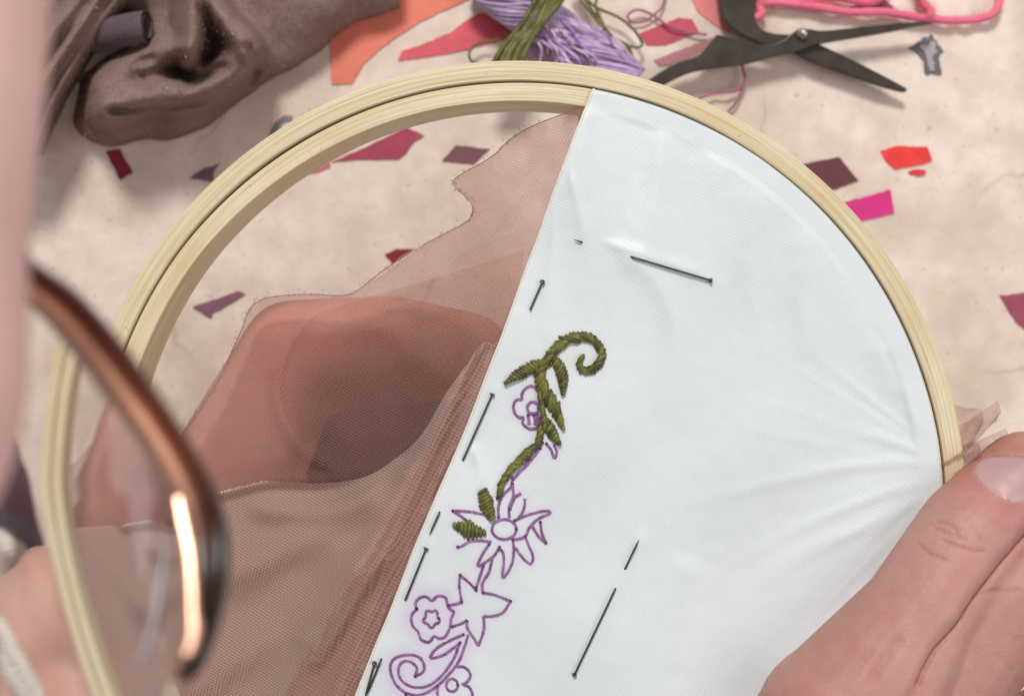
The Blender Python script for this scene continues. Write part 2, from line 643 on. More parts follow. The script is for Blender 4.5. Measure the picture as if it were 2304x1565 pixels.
for cx, cy, z, a0 in ((1395, 285, .0052, 0), (1665, -190, .0040, 0)):
    pts = [W(cx + 82 * math.cos(a), cy + 95 * math.sin(a), z) for a in np.linspace(0, 2 * math.pi, 33)]
    MB().tube(pts, .0013, 8, caps=False).build('finger_ring', M['black'], sci)

# ------------------------------------------------------------------ threads and yarn
# lilac skein: many strands twisting together
sk = MB()
spine = spline([(1085, -60), (1150, -5), (1230, 45), (1300, 95), (1370, 145), (1420, 190)], 10)
tg = np.gradient(spine, axis=0)
tg /= np.linalg.norm(tg, axis=1)[:, None]
nm = np.c_[-tg[:, 1], tg[:, 0]]
for k in range(190):
    r0, ph, tw = 58 * math.sqrt(rng.uniform()), rng.uniform(0, 6.28), rng.uniform(1.2, 2.2)
    s = np.linspace(0, 1, len(spine))
    wd = (1.0 - .25 * s) * (1 + .12 * np.sin(9 * s + ph))
    off = r0 * wd * np.cos(ph + tw * s * 3)
    zz = .0062 + .0052 * r0 / 58 * np.sin(ph + tw * s * 3)
    c0 = random.choice([(1, 1, 1, 1), (1.15, 1.1, 1.08, 1), (.9, .84, .95, 1), (1.2, 1.05, 1.05, 1), (.74, .64, .88, 1), (1.1, 1.05, 1.05, 1)])
    pts = [W(p[0] + n[0] * o, p[1] + n[1] * o, max(.0008, z)) for p, n, o, z in zip(spine, nm, off, zz)]
    sk.tube(pts, .00029, 5, c=c0)
skein = thing('thread_skein', 'lilac and lavender embroidery thread skein lying behind the top of the hoop', 'thread skein')
sk.build('strand', M['lilac'], skein, kind='stuff')
lp = MB()
for k in range(26):
    x, y = 1270 + rng.normal(0, 45), 75 + rng.normal(0, 34)
    a = rng.uniform(.6, 1.5)
    p = [(x, y), (x + 30 * math.cos(a) + 12, y + 30 * math.sin(a)), (x + 62 * math.cos(a), y + 62 * math.sin(a) + 8)]
    lp.tube([W(q[0], q[1], .0112 + .0014 * math.sin(i * .5)) for i, q in enumerate(spline(p, 5))], .0003, 5,
            c=random.choice([(1.2, 1.15, 1.1, 1), (.7, .6, .95, 1), (1.15, 1.05, 1.05, 1)]))
lp.build('loose_loop', M['lilac'], skein, kind='stuff')
# a wisp of light purple behind
wi = MB()
for k in range(40):
    x0 = 1180 + rng.uniform(0, 110)
    wi.tube([W(x, y, .0012 + .0006 * rng.uniform()) for x, y in spline([(x0 - 40, 60 + rng.uniform(-20, 10)), (x0, 105), (x0 + 60 * rng.uniform(.4, 1), 170)], 5)], .0004, 5, c=random.choice([(1.15, 1.12, 1.1, 1), (1, 1, 1, 1), (1.2, 1.1, 1.05, 1)]))
wi.build('strand', M['lilac'], skein, kind='stuff')


def thread(name, mat, lines, r, label, cat, z=.001, n=9, col_=None):
    t = MB()
    for l in lines:
        zz = z + .001 * rng.uniform()
        p = spline(l, n)
        t.tube([W(x, y, zz + .0012 * abs(noise.noise(Vector((x * .02, y * .02, zz * 900))))) for x, y in p], r, 6, c=col_() if col_ else None)
    o = t.build(name, mat)
    tag(o, label, cat)
    return o


gcol = lambda: random.choice([(1, 1, 1, 1), (1.3, 1.25, 1.1, 1), (.75, .8, .7, 1)])
gb = [[(1262 + k * 6 - 28, -60), (1232 + k * 5 - 22 + rng.normal(0, 4), 0), (1190 + k * 4 + rng.normal(0, 5) - 16, 60), (1150 + k * 5.2 - 24 + rng.normal(0, 4), 110), (1122 + k * 6.5 - 26, 170)] for k in range(11)]
thread('thread_bundle', M['green'], gb, .00062, 'thick bundle of olive green thread crossing the lilac skein', 'thread', .0135, col_=gcol)
thread('thread', M['green'], [[(1165, 60), (1120, 88), (1075, 98), (1056, 118), (1062, 138), (1085, 145), (1110, 139)]], .0003, 'thin olive thread curling in a loop left of the olive bundle', 'thread', .003)
thread('thread', M['green'], [
    [(1285, -30), (1325, 25), (1358, 60), (1380, 85), (1415, 108), (1424, 135), (1420, 165)],
    [(1290, -40), (1330, 20), (1356, 55), (1378, 82), (1410, 104), (1426, 140), (1424, 168)],
    [(1300, -30), (1335, 12), (1390, 38), (1425, 65), (1445, 100), (1425, 106), (1395, 92)],
    [(1350, -20), (1340, 14), (1357, 55), (1357, 78)]], .00034, 'loose olive threads hanging right of the lilac skein', 'thread', .003)
yarn = [
    [(1690, 8), (1740, 4), (1792, 10), (1843, 16), (1910, 27), (1989, 27), (2067, 39), (2145, 46), (2216, 39), (2244, 16), (2250, -30)],
    [(1650, -30), (1700, -2), (1800, 2), (1880, -6), (1960, 4), (2000, -30)],
    [(2068, -30), (2074, 2), (2092, 24), (2090, 40)],
    [(1655, 30), (1690, 40), (1712, 30), (1706, 12)],
]
yo = thread('yarn', M['pink'], yarn, .0010, 'soft bubblegum pink yarn looped beyond the scissors', 'yarn', .0014)
thread('thread', M['mauve'], [[(1590, 78), (1540, 70), (1500, 55), (1462, 30), (1432, 22), (1412, 36), (1424, 50), (1450, 48), (1465, 38), (1490, 15), (1500, -30)]], .0003, 'thin mauve thread in a small loop above the crimson patch', 'thread')
thread('thread', M['mauve'], [[(1668, 120), (1672, 155), (1676, 178), (1660, 202), (1612, 208), (1573, 220)], [(1670, 200), (1655, 232), (1638, 252)]], .00034, 'thin mauve thread lying below the scissors near the hoop', 'thread')

_yp = []
for l in yarn:
    _yp += list(resample(np.array([W(x, y, .0022) for x, y in spline(l, 9)]), 90))
_yp = np.array(_yp)
_yd = rng.normal(0, 1, _yp.shape)
_yd /= np.linalg.norm(_yd, axis=1)[:, None]

# ------------------------------------------------------------------ brown fleece garment
FL = [  # polyline, radius px, height mm, base mm
    ([(880, -80), (700, 0), (560, 100), (420, 190), (265, 232)], 96, 10, 0),
    ([(720, -80), (560, 20), (430, 110)], 130, 13, 0),
    ([(640, -100), (430, -40), (360, -60)], 110, 13, 0),
    ([(240, 240), (250, 190), (300, 150), (370, 112)], 52, 23, 0),
    ([(246, 236), (320, 212), (400, 208), (470, 185), (520, 150), (540, 110)], 56, 25, 0),
    ([(430, -60), (432, 20), (434, 85), (420, 120)], 46, 33, 0),
    ([(470, -10), (510, 50), (548, 95), (556, 110)], 42, 30, 0),
    ([(300, -60), (205, 75), (120, 220), (70, 330)], 26, 20, 0),
    ([(255, -60), (165, 80), (90, 190), (20, 320)], 28, 24, 0),
    ([(205, -40), (120, 70), (60, 150), (-40, 300)], 34, 25, 0),
    ([(150, -50), (60, 60), (-60, 200)], 60, 26, 0),
]
nx_, ny_ = 300, 190
gx, gy = np.meshgrid(np.linspace(-140, 900, nx_), np.linspace(-110, 350, ny_))
wob = np.array([[noise.noise(Vector((a * .012, b * .012, 2))) for a, b in zip(r1, r2)] for r1, r2 in zip(gx, gy)])
wob2 = np.array([[noise.noise(Vector((a * .045, b * .045, 7))) for a, b in zip(r1, r2)] for r1, r2 in zip(gx, gy)])
hz = np.full(gx.shape, -2.0)
for line, r0, h0, b0 in FL:
    d = dist_poly(gx, gy, spline(line, 5)) / (r0 * (1 + .22 * wob))
    prof = np.sqrt(np.clip(1 - d * d, 0, 1)) ** .9
    z = np.where(d < 1, b0 * .35 + (h0 - b0 * .35) * prof, -2)
    k = 2.2
    hz = np.where(np.maximum(hz, z) < 0, np.maximum(hz, z), np.log(np.exp(hz / k) + np.exp(z / k)) * k)
hole = np.exp(-(dist_poly(gx, gy, [(405, 130), (400, 165), (425, 178)]) / 15) ** 2)
hz = np.where(hz > 1, hz * (1 - .35 * hole), hz)
for l_, w_, a_ in (([(380, 165), (440, 172), (500, 150)], 11, 7), ([(560, 105), (575, 150), (560, 190)], 9, 5), ([(330, 195), (300, 150), (340, 130)], 10, 3), ([(455, 20), (470, 70), (462, 130)], 8, 5), ([(250, 250), (400, 240), (500, 215), (570, 160)], 7, 6)):
    hz = np.where(hz > 4, hz - a_ * np.exp(-(dist_poly(gx, gy, spline(l_, 4)) / w_) ** 2), hz)
hz = hz + np.where(hz > 1, (.18 * wob2 + 1.2 * wob), 0)
for _ in range(7):
    pd = np.pad(hz, 1, mode='edge')
    hz = (pd[:-2, 1:-1] + pd[2:, 1:-1] + pd[1:-1, :-2] + pd[1:-1, 2:] + 2 * pd[1:-1, 1:-1]) / 6
Gz = np.zeros((ny_, nx_, 3))
for i in range(ny_):
    for j in range(nx_):
        Gz[i, j] = W(gx[i, j], gy[i, j], hz[i, j] * .001)
keep = MB()
idx = -np.ones((ny_, nx_), int)
vs = []
fs = []
for i in range(ny_ - 1):
    for j in range(nx_ - 1):
        q = [(i, j), (i + 1, j), (i + 1, j + 1), (i, j + 1)]
        if max(hz[a] for a in q) > -.9:
            for a in q:
                if idx[a] < 0:
                    idx[a] = len(vs)
                    vs.append(Gz[a])
            fs.append(tuple(idx[a] for a in q))
keep.add(vs, fs)
garment = thing('fleece_garment', 'crumpled brown fleece garment heaped on the table at upper left', 'garment')
fl_ = keep.build('folded_cloth', M['brown'], garment)


def fuzz(name, P, N, n, length, width, mat, parent, **p):
    """short soft fibres standing on a surface: one thin triangle each"""
    k = rng.integers(0, len(P), n)
    base = P[k] + rng.normal(0, .0005, (n, 3)) * (1, 1, .1)
    d = N[k] + rng.normal(0, .75, (n, 3))
    d /= np.linalg.norm(d, axis=1)[:, None]
    sd = np.cross(d, rng.normal(0, 1, (n, 3)))
    sd /= np.linalg.norm(sd, axis=1)[:, None]
    L = length * rng.uniform(.4, 1.3, n)[:, None]
    V = np.stack([base - sd * width, base + sd * width, base + d * L], 1).reshape(-1, 3)
    b = MB()
    b.add(V, np.arange(3 * n).reshape(-1, 3))
    return b.build(name, mat, parent, smooth=False, kind='stuff', **p)


_v = np.array(vs)
_n = np.empty(len(fl_.data.vertices) * 3)
fl_.data.vertices.foreach_get('normal', _n)
_n = _n.reshape(-1, 3)
if _n[:, 2].mean() < 0:
    _n = -_n
_k = _v[:, 2] > .001
fuzz('pile', _v[_k], _n[_k], 26000, .0007, .00005, M['brown'], garment)
fuzz('lint', _v[_k], _n[_k], 110, .0010, .00008, M['cuff'], garment)
sm = fl_.modifiers.new('smooth', 'SMOOTH')
sm.iterations = 3
fuzz('yarn_fuzz', _yp + _yd * .0009, _yd, 5000, .0010, .00005, M['pink'], yo)
g_ = MB()
ax = spline([W(215, 84, .012), W(262, 72, .017), W(312, 62, .020), W(332, 60, .0205)], 6)
rr = np.interp(np.linspace(0, 1, len(ax)), [0, .8, 1], [.0035, .0034, .0034])
g_.tube(ax, rr, 20, caps=False)
inn = ax[::-1].copy()
g_.tube(inn, rr[::-1] * .72, 20, caps=False)
g_.build('rolled_cuff', M['grey'], garment)

# ------------------------------------------------------------------ embroidery hoop
hoop = thing('embroidery_hoop', 'round pale wooden embroidery hoop held tilted over the table', 'embroidery hoop')


def ring(name, r0, r1, ztop, h, seed):
    prof = []
    rb = .00028
    for (cx_, cz_, a0) in ((r1 - rb, ztop - rb, 0), (r0 + rb, ztop - rb, 90), (r0 + rb, ztop - h + rb, 180), (r1 - rb, ztop - h + rb, 270)):
        for a in (0, 22, 45, 68, 90):
            prof.append((cx_ + rb * math.cos(R(a0 + a)), cz_ + rb * math.sin(R(a0 + a))))
    # dense points on the top face for a slightly uneven surface
    n = 360
    vs, uv = [], []
    for i in range(n + 1):
        w = 2 * math.pi * i / n
        wb = .00012 * noise.noise(Vector((math.cos(w) * 3, math.sin(w) * 3, seed)))
        for (r, z) in prof:
            vs.append(HC + (r + wb) * (math.cos(w) * HU + math.sin(w) * HV) + (z + wb) * HN)
            uv.append((w * r0, r + z * .8 + seed))
    m = len(prof)
    fs = [(i * m + k, i * m + (k + 1) % m, (i + 1) * m + (k + 1) % m, (i + 1) * m + k) for i in range(n) for k in range(m)]
    b = MB()
    b.add(vs, [f[::-1] for f in fs], uv)
    return b.build(name, M['wood'], hoop)


ring('outer_ring', HR + .00020, HR + .0036, 0.0, .0095, 1.3)
ring('inner_ring', HR - .0035, HR - .00022, -.0002, .0105, 4.7)


# ------------------------------------------------------------------ white fabric
EDGE = [(1337, 197), (1322, 235), (1300, 290), (1270, 370), (1240, 450), (1212, 530), (1185, 600), (1150, 700), (1124, 770), (1098, 835), (1050, 960), (1018, 1035), (985, 1110), (955, 1180), (930, 1240), (880, 1370), (850, 1440), (820, 1515), (800, 1565), (740, 1720), (680, 1860), (630, 1990)]
FOLDS = [  # ridge polylines in pixels: width px, height mm
    ([(1500, 240), (1470, 480), (1390, 760), (1330, 1000), (1240, 1400), (1180, 1700)], 60, .75),
    ([(1380, 560), (1480, 640), (1520, 800), (1480, 1000)], 40, .45),
    ([(1630, 330), (1560, 600), (1580, 900)], 80, .5),
    ([(1250, 480), (1230, 700), (1200, 900)], 25, .3),
    ([(2120, 1040), (2000, 990), (1880, 960)], 14, .30),
    ([(2115, 1050), (2010, 1040), (1860, 1060), (1640, 1110), (1400, 1180)], 15, .30),
    ([(2110, 1075), (1960, 1120), (1800, 1190), (1550, 1330)], 15, .26),
    ([(2085, 1110), (1960, 1180), (1800, 1250), (1600, 1420)], 20, .26),
    ([(2110, 1020), (2040, 900), (1960, 760), (1860, 600)], 40, .35),
    ([(1360, 545), (1440, 570), (1560, 610), (1650, 650)], 16, .35),
    ([(1280, 380), (1310, 520), (1280, 560)], 18, .25),
    ([(1450, 1190), (1390, 1320), (1310, 1500)], 18, .35),
    ([(1125, 860), (1060, 1010)], 12, .2), ([(975, 1210), (915, 1340)], 12, .2),
    ([(1060, 1000), (1080, 1080), (1000, 1200)], 20, .3),
    ([(1980, 1330), (1800, 1480), (1640, 1600)], 60, .7),
]
for k_ in range(24):      # pull lines fanning out from the gripped edge
    a_ = R(140 + k_ * 3.9 + rng.uniform(-1.5, 1.5))
    L_ = rng.uniform(180, 620)
    r_a = rng.uniform(8, 40)
    ox, oy = 2122, 1050 + (k_ - 8) * 2.6
    FOLDS.append(([(ox + r_a * math.cos(a_), oy - r_a * math.sin(a_)), (ox + L_ * .5 * math.cos(a_), oy - L_ * .5 * math.sin(a_) + 4), (ox + L_ * math.cos(a_), oy - L_ * math.sin(a_) + 14)], rng.uniform(4, 9), rng.uniform(.06, .15)))
for k_ in range(26):      # little puckers where the hoop grips the cloth
    a_ = R(-62 + k_ * 5.0 + rng.uniform(-1.6, 1.6))
    r0_, r1_ = 955, 955 - rng.uniform(40, 150)
    FOLDS.append(([(1164 + r0_ * math.cos(a_ ), 1150 - r0_ * math.sin(a_)), (1164 + r1_ * math.cos(a_ + .03), 1150 - r1_ * math.sin(a_ + .03))], rng.uniform(7, 16), rng.uniform(.04, .12)))
FOLDS += [([(1700, 420), (1680, 620), (1760, 900)], 55, .4), ([(1820, 520), (1800, 700), (1880, 880)], 40, .3), ([(1560, 1250), (1500, 1400), (1420, 1600)], 70, .5), ([(1330, 230), (1290, 420), (1250, 560)], 30, .3)]
FOLDS = [(spline(a, 6), b, c) for a, b, c in FOLDS]


_A = np.concatenate([l[:-1] for l, w, a in FOLDS])
_B = np.concatenate([l[1:] for l, w, a in FOLDS])
_D = _B - _A
_DD = np.maximum((_D * _D).sum(1), 1e-9)
_I = np.r_[0, np.cumsum([len(l) - 1 for l, w, a in FOLDS])]


def fab_h(px, py):
    """height of the white fabric: each fold is a crest that fades out at its ends"""
    px = np.atleast_1d(np.asarray(px, float))
    py = np.atleast_1d(np.asarray(py, float))
    shp = px.shape
    x, y = px.ravel(), py.ravel()
    h = np.zeros(x.shape)
    for k, (l, w, a) in enumerate(FOLDS):
        A_, D_, Q_ = _A[_I[k]:_I[k + 1]], _D[_I[k]:_I[k + 1]], _DD[_I[k]:_I[k + 1]]
        lo, hi = l.min(0) - 3 * w, l.max(0) + 3 * w
        m = (x > lo[0]) & (x < hi[0]) & (y > lo[1]) & (y < hi[1])
        if not m.any():
            continue
        qx, qy = x[m][:, None] - A_[:, 0], y[m][:, None] - A_[:, 1]
        t = np.clip((qx * D_[:, 0] + qy * D_[:, 1]) / Q_, 0, 1)
        d2 = (qx - t * D_[:, 0]) ** 2 + (qy - t * D_[:, 1]) ** 2
        i = d2.argmin(1)
        r_ = np.arange(len(i))
        u = (i + t[r_, i]) / len(Q_)
        d = np.sqrt(d2[r_, i]) / (w * (.55 + .6 * u))
        h[m] += a * np.exp(-d ** 1.6) * ss(0, .6, 1 - u) * ss(-.05, .12, u) * ss(3.2, 2.2, d)
    sag = .0012 * np.exp(-(((x - 1600) / 500) ** 2 + ((y - 1100) / 450) ** 2))
    return (h * .001 * 1.25 - sag + .0003 + .00042 * np.sin(x * .014 + y * .0035 + 1.8 * np.sin(y * .0052 + .6)) + .00025 * np.sin(y * .011 - x * .006 + 1.3 * np.sin(x * .008))).reshape(shp)


edge = resample(spline(EDGE, 6), 321)
eP = np.array([H(x, y) for x, y in edge])


def ang(p):
    d = p - HC
    return math.atan2(d @ HV, d @ HU)


RF = HR + .00002
a0, a1 = ang(eP[0]), ang(eP[-1])
while a1 > a0:
    a1 -= 2 * math.pi
nT = 270
Wf = np.zeros((321, nT, 3))
pxg = np.zeros((321, nT))
pyg = np.zeros((321, nT))
uvw = np.zeros((321, nT, 2))
for i in range(321):
    s = i / 320
    w = a0 + (a1 - a0) * s
    A = HC + RF * (math.cos(w) * HU + math.sin(w) * HV)
    E_ = eP[i]
    for j in range(nT):
        t = j / (nT - 1)
        p = E_ * (1 - t) + A * t
        Wf[i, j] = p
        pxg[i, j], pyg[i, j] = pj(p)
        d = p - HC
        uvw[i, j] = (d @ HU, d @ HV)
hh = fab_h(pxg, pyg)
rad = np.hypot(uvw[..., 0], uvw[..., 1])
onring = ss(HR - .0048, HR - .0034, rad)
hh = hh * (1 - onring) + (.00022 + .25 * hh.clip(-.0003, .001)) * onring
hh = hh - .0012 * ss(HR - .0007, HR + .00001, rad) ** 2
wob = np.array([[noise.noise(Vector((a * .03, b * .03, 5))) + .5 * noise.noise(Vector((a * .008, b * .008, 9))) for a, b in zip(r1, r2)] for r1, r2 in zip(pxg, pyg)])
hh = hh + .00005 * wob
Wf = Wf + hh[..., None] * HN


def Z7(pts):
    return [(750 + x / 2.77, 1000 + y / 2.77) for x, y in pts]


def Z6(pts):
    return [(700 + x / 2.795, 500 + y / 2.795) for x, y in pts]


def circ(cx, cy, rx, ry, n=16, wob_=0.0):
    return [(cx + rx * (1 + wob_ * math.sin(5 * a)) * math.cos(a), cy + ry * (1 + wob_ * math.sin(5 * a)) * math.sin(a)) for a in np.linspace(0, 2 * math.pi, n)]


INK = {
    'drawn_pansy': [Z6([(1440, 1085), (1410, 1040), (1380, 1028), (1345, 1045), (1325, 1080), (1325, 1110), (1290, 1115), (1272, 1155), (1285, 1205), (1310, 1225), (1335, 1225), (1330, 1260), (1360, 1290), (1400, 1297), (1430, 1275), (1440, 1230)]),
                    Z6(circ(1395, 1165, 36, 38)), Z6([(1365, 1210), (1372, 1270)]), Z6([(1405, 1210), (1410, 1272)]), Z6([(1425, 1205), (1424, 1255)])],
    'drawn_leaf': [Z6([(1480, 1390), (1510, 1430), (1530, 1485), (1545, 1440), (1530, 1400)]), Z6([(1440, 1400), (1400, 1470), (1340, 1530)]), Z7([(1290, 20), (1220, 110), (1160, 170), (1120, 215)])],
    'drawn_flower': [Z7(circ(1065, 525, 76, 62)), Z7([(745, 410), (850, 415), (950, 435), (1000, 458)]), Z7([(745, 410), (790, 440), (830, 470)]),
                     Z7([(1030, 450), (1030, 380), (1060, 310), (1105, 262), (1115, 205)]), Z7([(1115, 240), (1122, 320), (1095, 390), (1098, 455)]),
                     Z7([(1100, 400), (1130, 330), (1170, 300)]), Z7([(1195, 335), (1188, 400), (1160, 450)]),
                     Z7([(1130, 470), (1200, 440), (1290, 415), (1350, 412), (1340, 430), (1270, 465), (1220, 520), (1195, 570), (1130, 590)]),
                     Z7([(1290, 480), (1300, 550), (1325, 610)]), Z7([(1240, 505), (1280, 570), (1325, 610)]),
                     Z7([(1195, 570), (1220, 630), (1245, 700), (1225, 740), (1170, 690), (1135, 640)]),
                     Z7([(1120, 590), (1125, 660), (1110, 750), (1055, 830), (1062, 740), (1060, 680), (1035, 635)]),
                     Z7([(1030, 650), (990, 700), (900, 755), (930, 680), (970, 620)]), Z7([(985, 605), (920, 595), (850, 600), (800, 630), (775, 635)]),
                     Z7([(990, 710), (970, 790), (930, 860), (930, 920)]), Z7([(935, 750), (910, 830), (890, 890)])],
    'drawn_star': [Z7([(890, 905), (850, 860), (790, 810)]), Z7([(790, 810), (785, 880), (800, 975)]), Z7([(800, 978), (765, 990), (720, 1000)]),
                   Z7([(935, 920), (1010, 935), (1105, 972)]), Z7([(1105, 972), (1060, 1040), (1000, 1065), (940, 1065)]), Z7([(937, 1065), (938, 1150), (905, 1250)]),
                   Z7([(905, 1250), (870, 1195), (835, 1140), (832, 1095)]), Z7([(830, 1095), (790, 1115), (740, 1130)])],
    'drawn_daisy': [Z7([(520, 1020), (512, 985), (540, 950), (580, 945), (615, 968), (650, 940), (700, 950), (715, 1010), (750, 1040), (733, 1085), (728, 1130), (700, 1190), (660, 1205), (627, 1190), (600, 1225), (550, 1215), (530, 1165), (492, 1120), (488, 1060), (520, 1020)]),
                    Z7(circ(612, 1080, 46, 50, 24, .16))],
    'drawn_scroll': [Z7([(840, 1180), (820, 1250), (780, 1350), (700, 1450), (620, 1520), (540, 1555), (460, 1545), (390, 1490), (355, 1400), (370, 1340), (430, 1310), (510, 1310), (560, 1350), (560, 1410), (510, 1440)]),
                     Z7([(785, 1240), (750, 1330), (690, 1420), (610, 1490), (520, 1510), (440, 1480), (405, 1420), (420, 1360), (470, 1345), (520, 1385), (508, 1440)]),
                     Z7([(810, 1180), (720, 1220), (640, 1270), (605, 1325), (680, 1310), (740, 1270), (790, 1230)])],
    'drawn_blossom': [Z7([(770, 1380), (820, 1385), (855, 1430), (830, 1480), (800, 1490), (850, 1510), (865, 1575), (800, 1620), (720, 1610)]), Z7(circ(740, 1495, 36, 40)), Z7([(648, 1500), (650, 1600)]), Z7([(450, 1550), (470, 1620)])],
}
# the ink has bled a little into the cotton around the drawing
tintd = np.full(pxg.shape, 1e9)
tintw = np.zeros(pxg.shape)
for nme, lines in INK.items():
    wgt = {'drawn_scroll': 1.0, 'drawn_daisy': .95, 'drawn_pansy': .7, 'drawn_flower': .6, 'drawn_leaf': .5}.get(nme, .5)
    for l in lines:
        d = dist_poly(pxg, pyg, l)
        tintw = np.maximum(tintw, wgt * np.exp(-(d / (26 if wgt > .9 else 13)) ** 2))
yel = np.exp(-(dist_poly(pxg, pyg, [(1240, 800), (1320, 790), (1330, 830)]) / 22) ** 2) * .35
tc = np.array([.93, .78, .95, 1])
Cw = np.ones(pxg.shape + (4,))
Cw = Cw * (1 - tintw[..., None] * .85) + tc * (tintw[..., None] * .85)
Cw = Cw * (1 - yel[..., None]) + np.array([1, .95, .84, 1]) * yel[..., None]
cot = MB().grid(Wf, uvw, Cw)
cotton = cot.build('white_fabric', M['white'])
tag(cotton, 'white cotton stretched over the right part of the hoop with a half stitched vine', 'fabric')


def WF(px, py, dz=0.0):
    return H(px, py, float(fab_h(px, py)[0]) + dz)


MB().tube([p + HN * (.0000 + .0003 * 0) for p in Wf[:, 0]], .00022, 6).build('hem', M['hem'], cotton)


def ribbon(mb, line, w, dz, seed):
    p = spline(line, 6)
    p = resample(p, max(4, int(np.linalg.norm(np.diff(p, axis=0), axis=1).sum() / 4)))
    t = np.gradient(p, axis=0)
    t /= np.linalg.norm(t, axis=1)[:, None] + 1e-9
    n = np.c_[-t[:, 1], t[:, 0]]
    L, Rr = [], []
    G_ = np.zeros((len(p), 3, 3))
    for i, q in enumerate(p):
        ww = w * (1 + .28 * noise.noise(Vector((q[0] * .12, q[1] * .12, seed))) + (.35 if i in (0, len(p) - 1) else 0))
        a = q + n[i] * ww / 2 + rng.normal(0, .25, 2)
        b = q - n[i] * ww / 2 + rng.normal(0, .25, 2)
        G_[i, 0], G_[i, 1], G_[i, 2] = WF(*a, dz), WF(*q, dz + .00002), WF(*b, dz)
    k_ = np.array([.85 + .5 * abs(noise.noise(Vector((q[0] * .05, q[1] * .05, seed + 3)))) + .12 * rng.normal() for q in p]).clip(.55, 1.45)
    CC_ = np.ones((len(p), 3, 4))
    CC_[..., :3] = k_[:, None, None]
    CC_[:, 1, :3] *= 1.1
    mb.grid(G_, None, CC_)


for nme, lines in INK.items():
    m = MB()
    for k, l in enumerate(lines):
        ribbon(m, l, 6.2 if nme == 'drawn_pansy' else 5.8, .00016, k)
        for e in (l[0], l[-1]):      # the pen rested at the ends of each line
            if rng.uniform() < .55:
                c = WF(e[0], e[1], .0002)
                pts = [WF(e[0] + 3.6 * math.cos(a), e[1] + 3.6 * math.sin(a), .00018) for a in np.linspace(0, 2 * math.pi, 9)[:-1]]
                m.add([c] + pts, [(0, 1 + (q + 1) % 8, 1 + q) for q in range(8)], None, (.42, .36, .5, 1))
    m.build(nme, M['ink'], cotton)

# the stitched vine: satin stitches laid across each leaf and stem
vine = bpy.data.objects.new('embroidered_vine', None)
vine.empty_display_size = .01
col.objects.link(vine)
vine.parent = cotton
SAT = [  # centreline, widths (in target pixels), slant
    (Z6([(1478, 875), (1540, 800), (1600, 748), (1680, 722), (1750, 728), (1805, 775), (1822, 830), (1800, 890), (1755, 925), (1712, 925), (1688, 890), (1698, 850)]), [16, 26, 30, 32, 30, 26, 24, 22, 22, 20, 18, 12], 2.0),
    (Z6([(1480, 880), (1400, 905), (1310, 955), (1225, 1008)]), [22, 32, 26, 5], .7),
    (Z6([(1530, 860), (1570, 930), (1588, 1000), (1585, 1075)]), [18, 30, 24, 6], .6),
    (Z6([(1450, 880), (1442, 980), (1480, 1080), (1540, 1170), (1585, 1290)]), [20, 32, 34, 30, 4], 1.1),
    (Z6([(1436, 1080), (1455, 1180), (1470, 1280)]), [14, 16, 14], 1.8),
    (Z6([(1465, 1235), (1510, 1310), (1560, 1385)]), [16, 28, 8], .5),
    (Z6([(1440, 1270), (1428, 1380), (1350, 1450), (1262, 1545)]), [15, 20, 18, 16], 1.9),
    (Z7([(1215, 50), (1150, 115), (1085, 185), (1050, 250), (1035, 315)]), [16, 19, 19, 17, 12], 2.0),
    (Z7([(930, 290), (955, 370), (990, 455)]), [22, 34, 16], .35),
    (Z7([(755, 500), (850, 530), (940, 545)]), [10, 44, 12], .2),
]
for cl, wd, slant in SAT:
    p = spline(cl, 8)
    L = np.linalg.norm(np.diff(p, axis=0), axis=1).sum()
    n = max(5, int(L / 7.0))
    q = resample(p, n)
    wq = np.interp(np.linspace(0, 1, n), np.linspace(0, 1, len(wd)), wd)
    t = np.gradient(q, axis=0)
    t /= np.linalg.norm(t, axis=1)[:, None] + 1e-9
    for i in range(n):
        nn = np.array([-t[i][1], t[i][0]]) + t[i] * slant * rng.uniform(.6, 1.5)
        nn /= np.linalg.norm(nn)
        w_ = wq[i] * .53 * rng.uniform(.92, 1.07)
        w_ *= math.sqrt(1 + .35 * slant * slant)
        a, b = q[i] - nn * w_, q[i] + nn * w_
        pts = []
        rr = []
        lift_ = rng.uniform(.00002, .00022)
        for s in np.linspace(0, 1, 7):
            x = a + (b - a) * s
            pts.append(WF(x[0], x[1], lift_ + .00050 * math.sin(math.pi * s) ** .6))
            rr.append(.00035 * (.6 + .5 * math.sin(math.pi * s) ** .5))
        c = random.choice([(1, 1, 1, 1), (1.3, 1.25, 1.1, 1), (.42, .42, .42, 1), (.75, .78, .7, 1), (1.15, 1.1, 1, 1), (.6, .55, .6, 1)])
        MB().tube(pts, rr, 6, c=c).build('stitch', M['green'], vine)

# ------------------------------------------------------------------ pins
PINS = [
    ([(1606, 633), (1598, 630), (1422, 577), (1300, 542), (1290, 539)], [1, 1, 1, 1, 1], 'longest-seen steel pin, stuck crosswise in the upper middle of the white fabric', (1598, 630), (1420, 1310), 0),
    ([(1220, 635), (1192, 698), (1127, 845)], [], 'topmost of the steel pins along the left fabric edge, only half showing', (1220, 635), None, 0),
    ([(1107, 888), (1042, 1033), (989, 1152), (966, 1203)], [], 'steel pin along the left fabric edge, left of the drawn pansy', (1107, 888), None, 0),
    ([(958, 1235), (912, 1348), (857, 1482), (826, 1560)], [], 'steel pin along the left fabric edge beside the drawn daisy', (958, 1235), None, 0),
    ([(842, 1492), (822, 1565), (800, 1640)], [], 'lowest steel pin on the left fabric edge, at the bottom of the picture', (842, 1492), None, 0),
    ([(1293, 1515), (1385, 1325), (1408, 1278), (1438, 1212)], [], 'steel pin standing alone in the lower middle of the white fabric', (1293, 1515), None, 0),
]
VIS = [[(1598, 1422), (1306, 1292)], None, None, None, None, None]
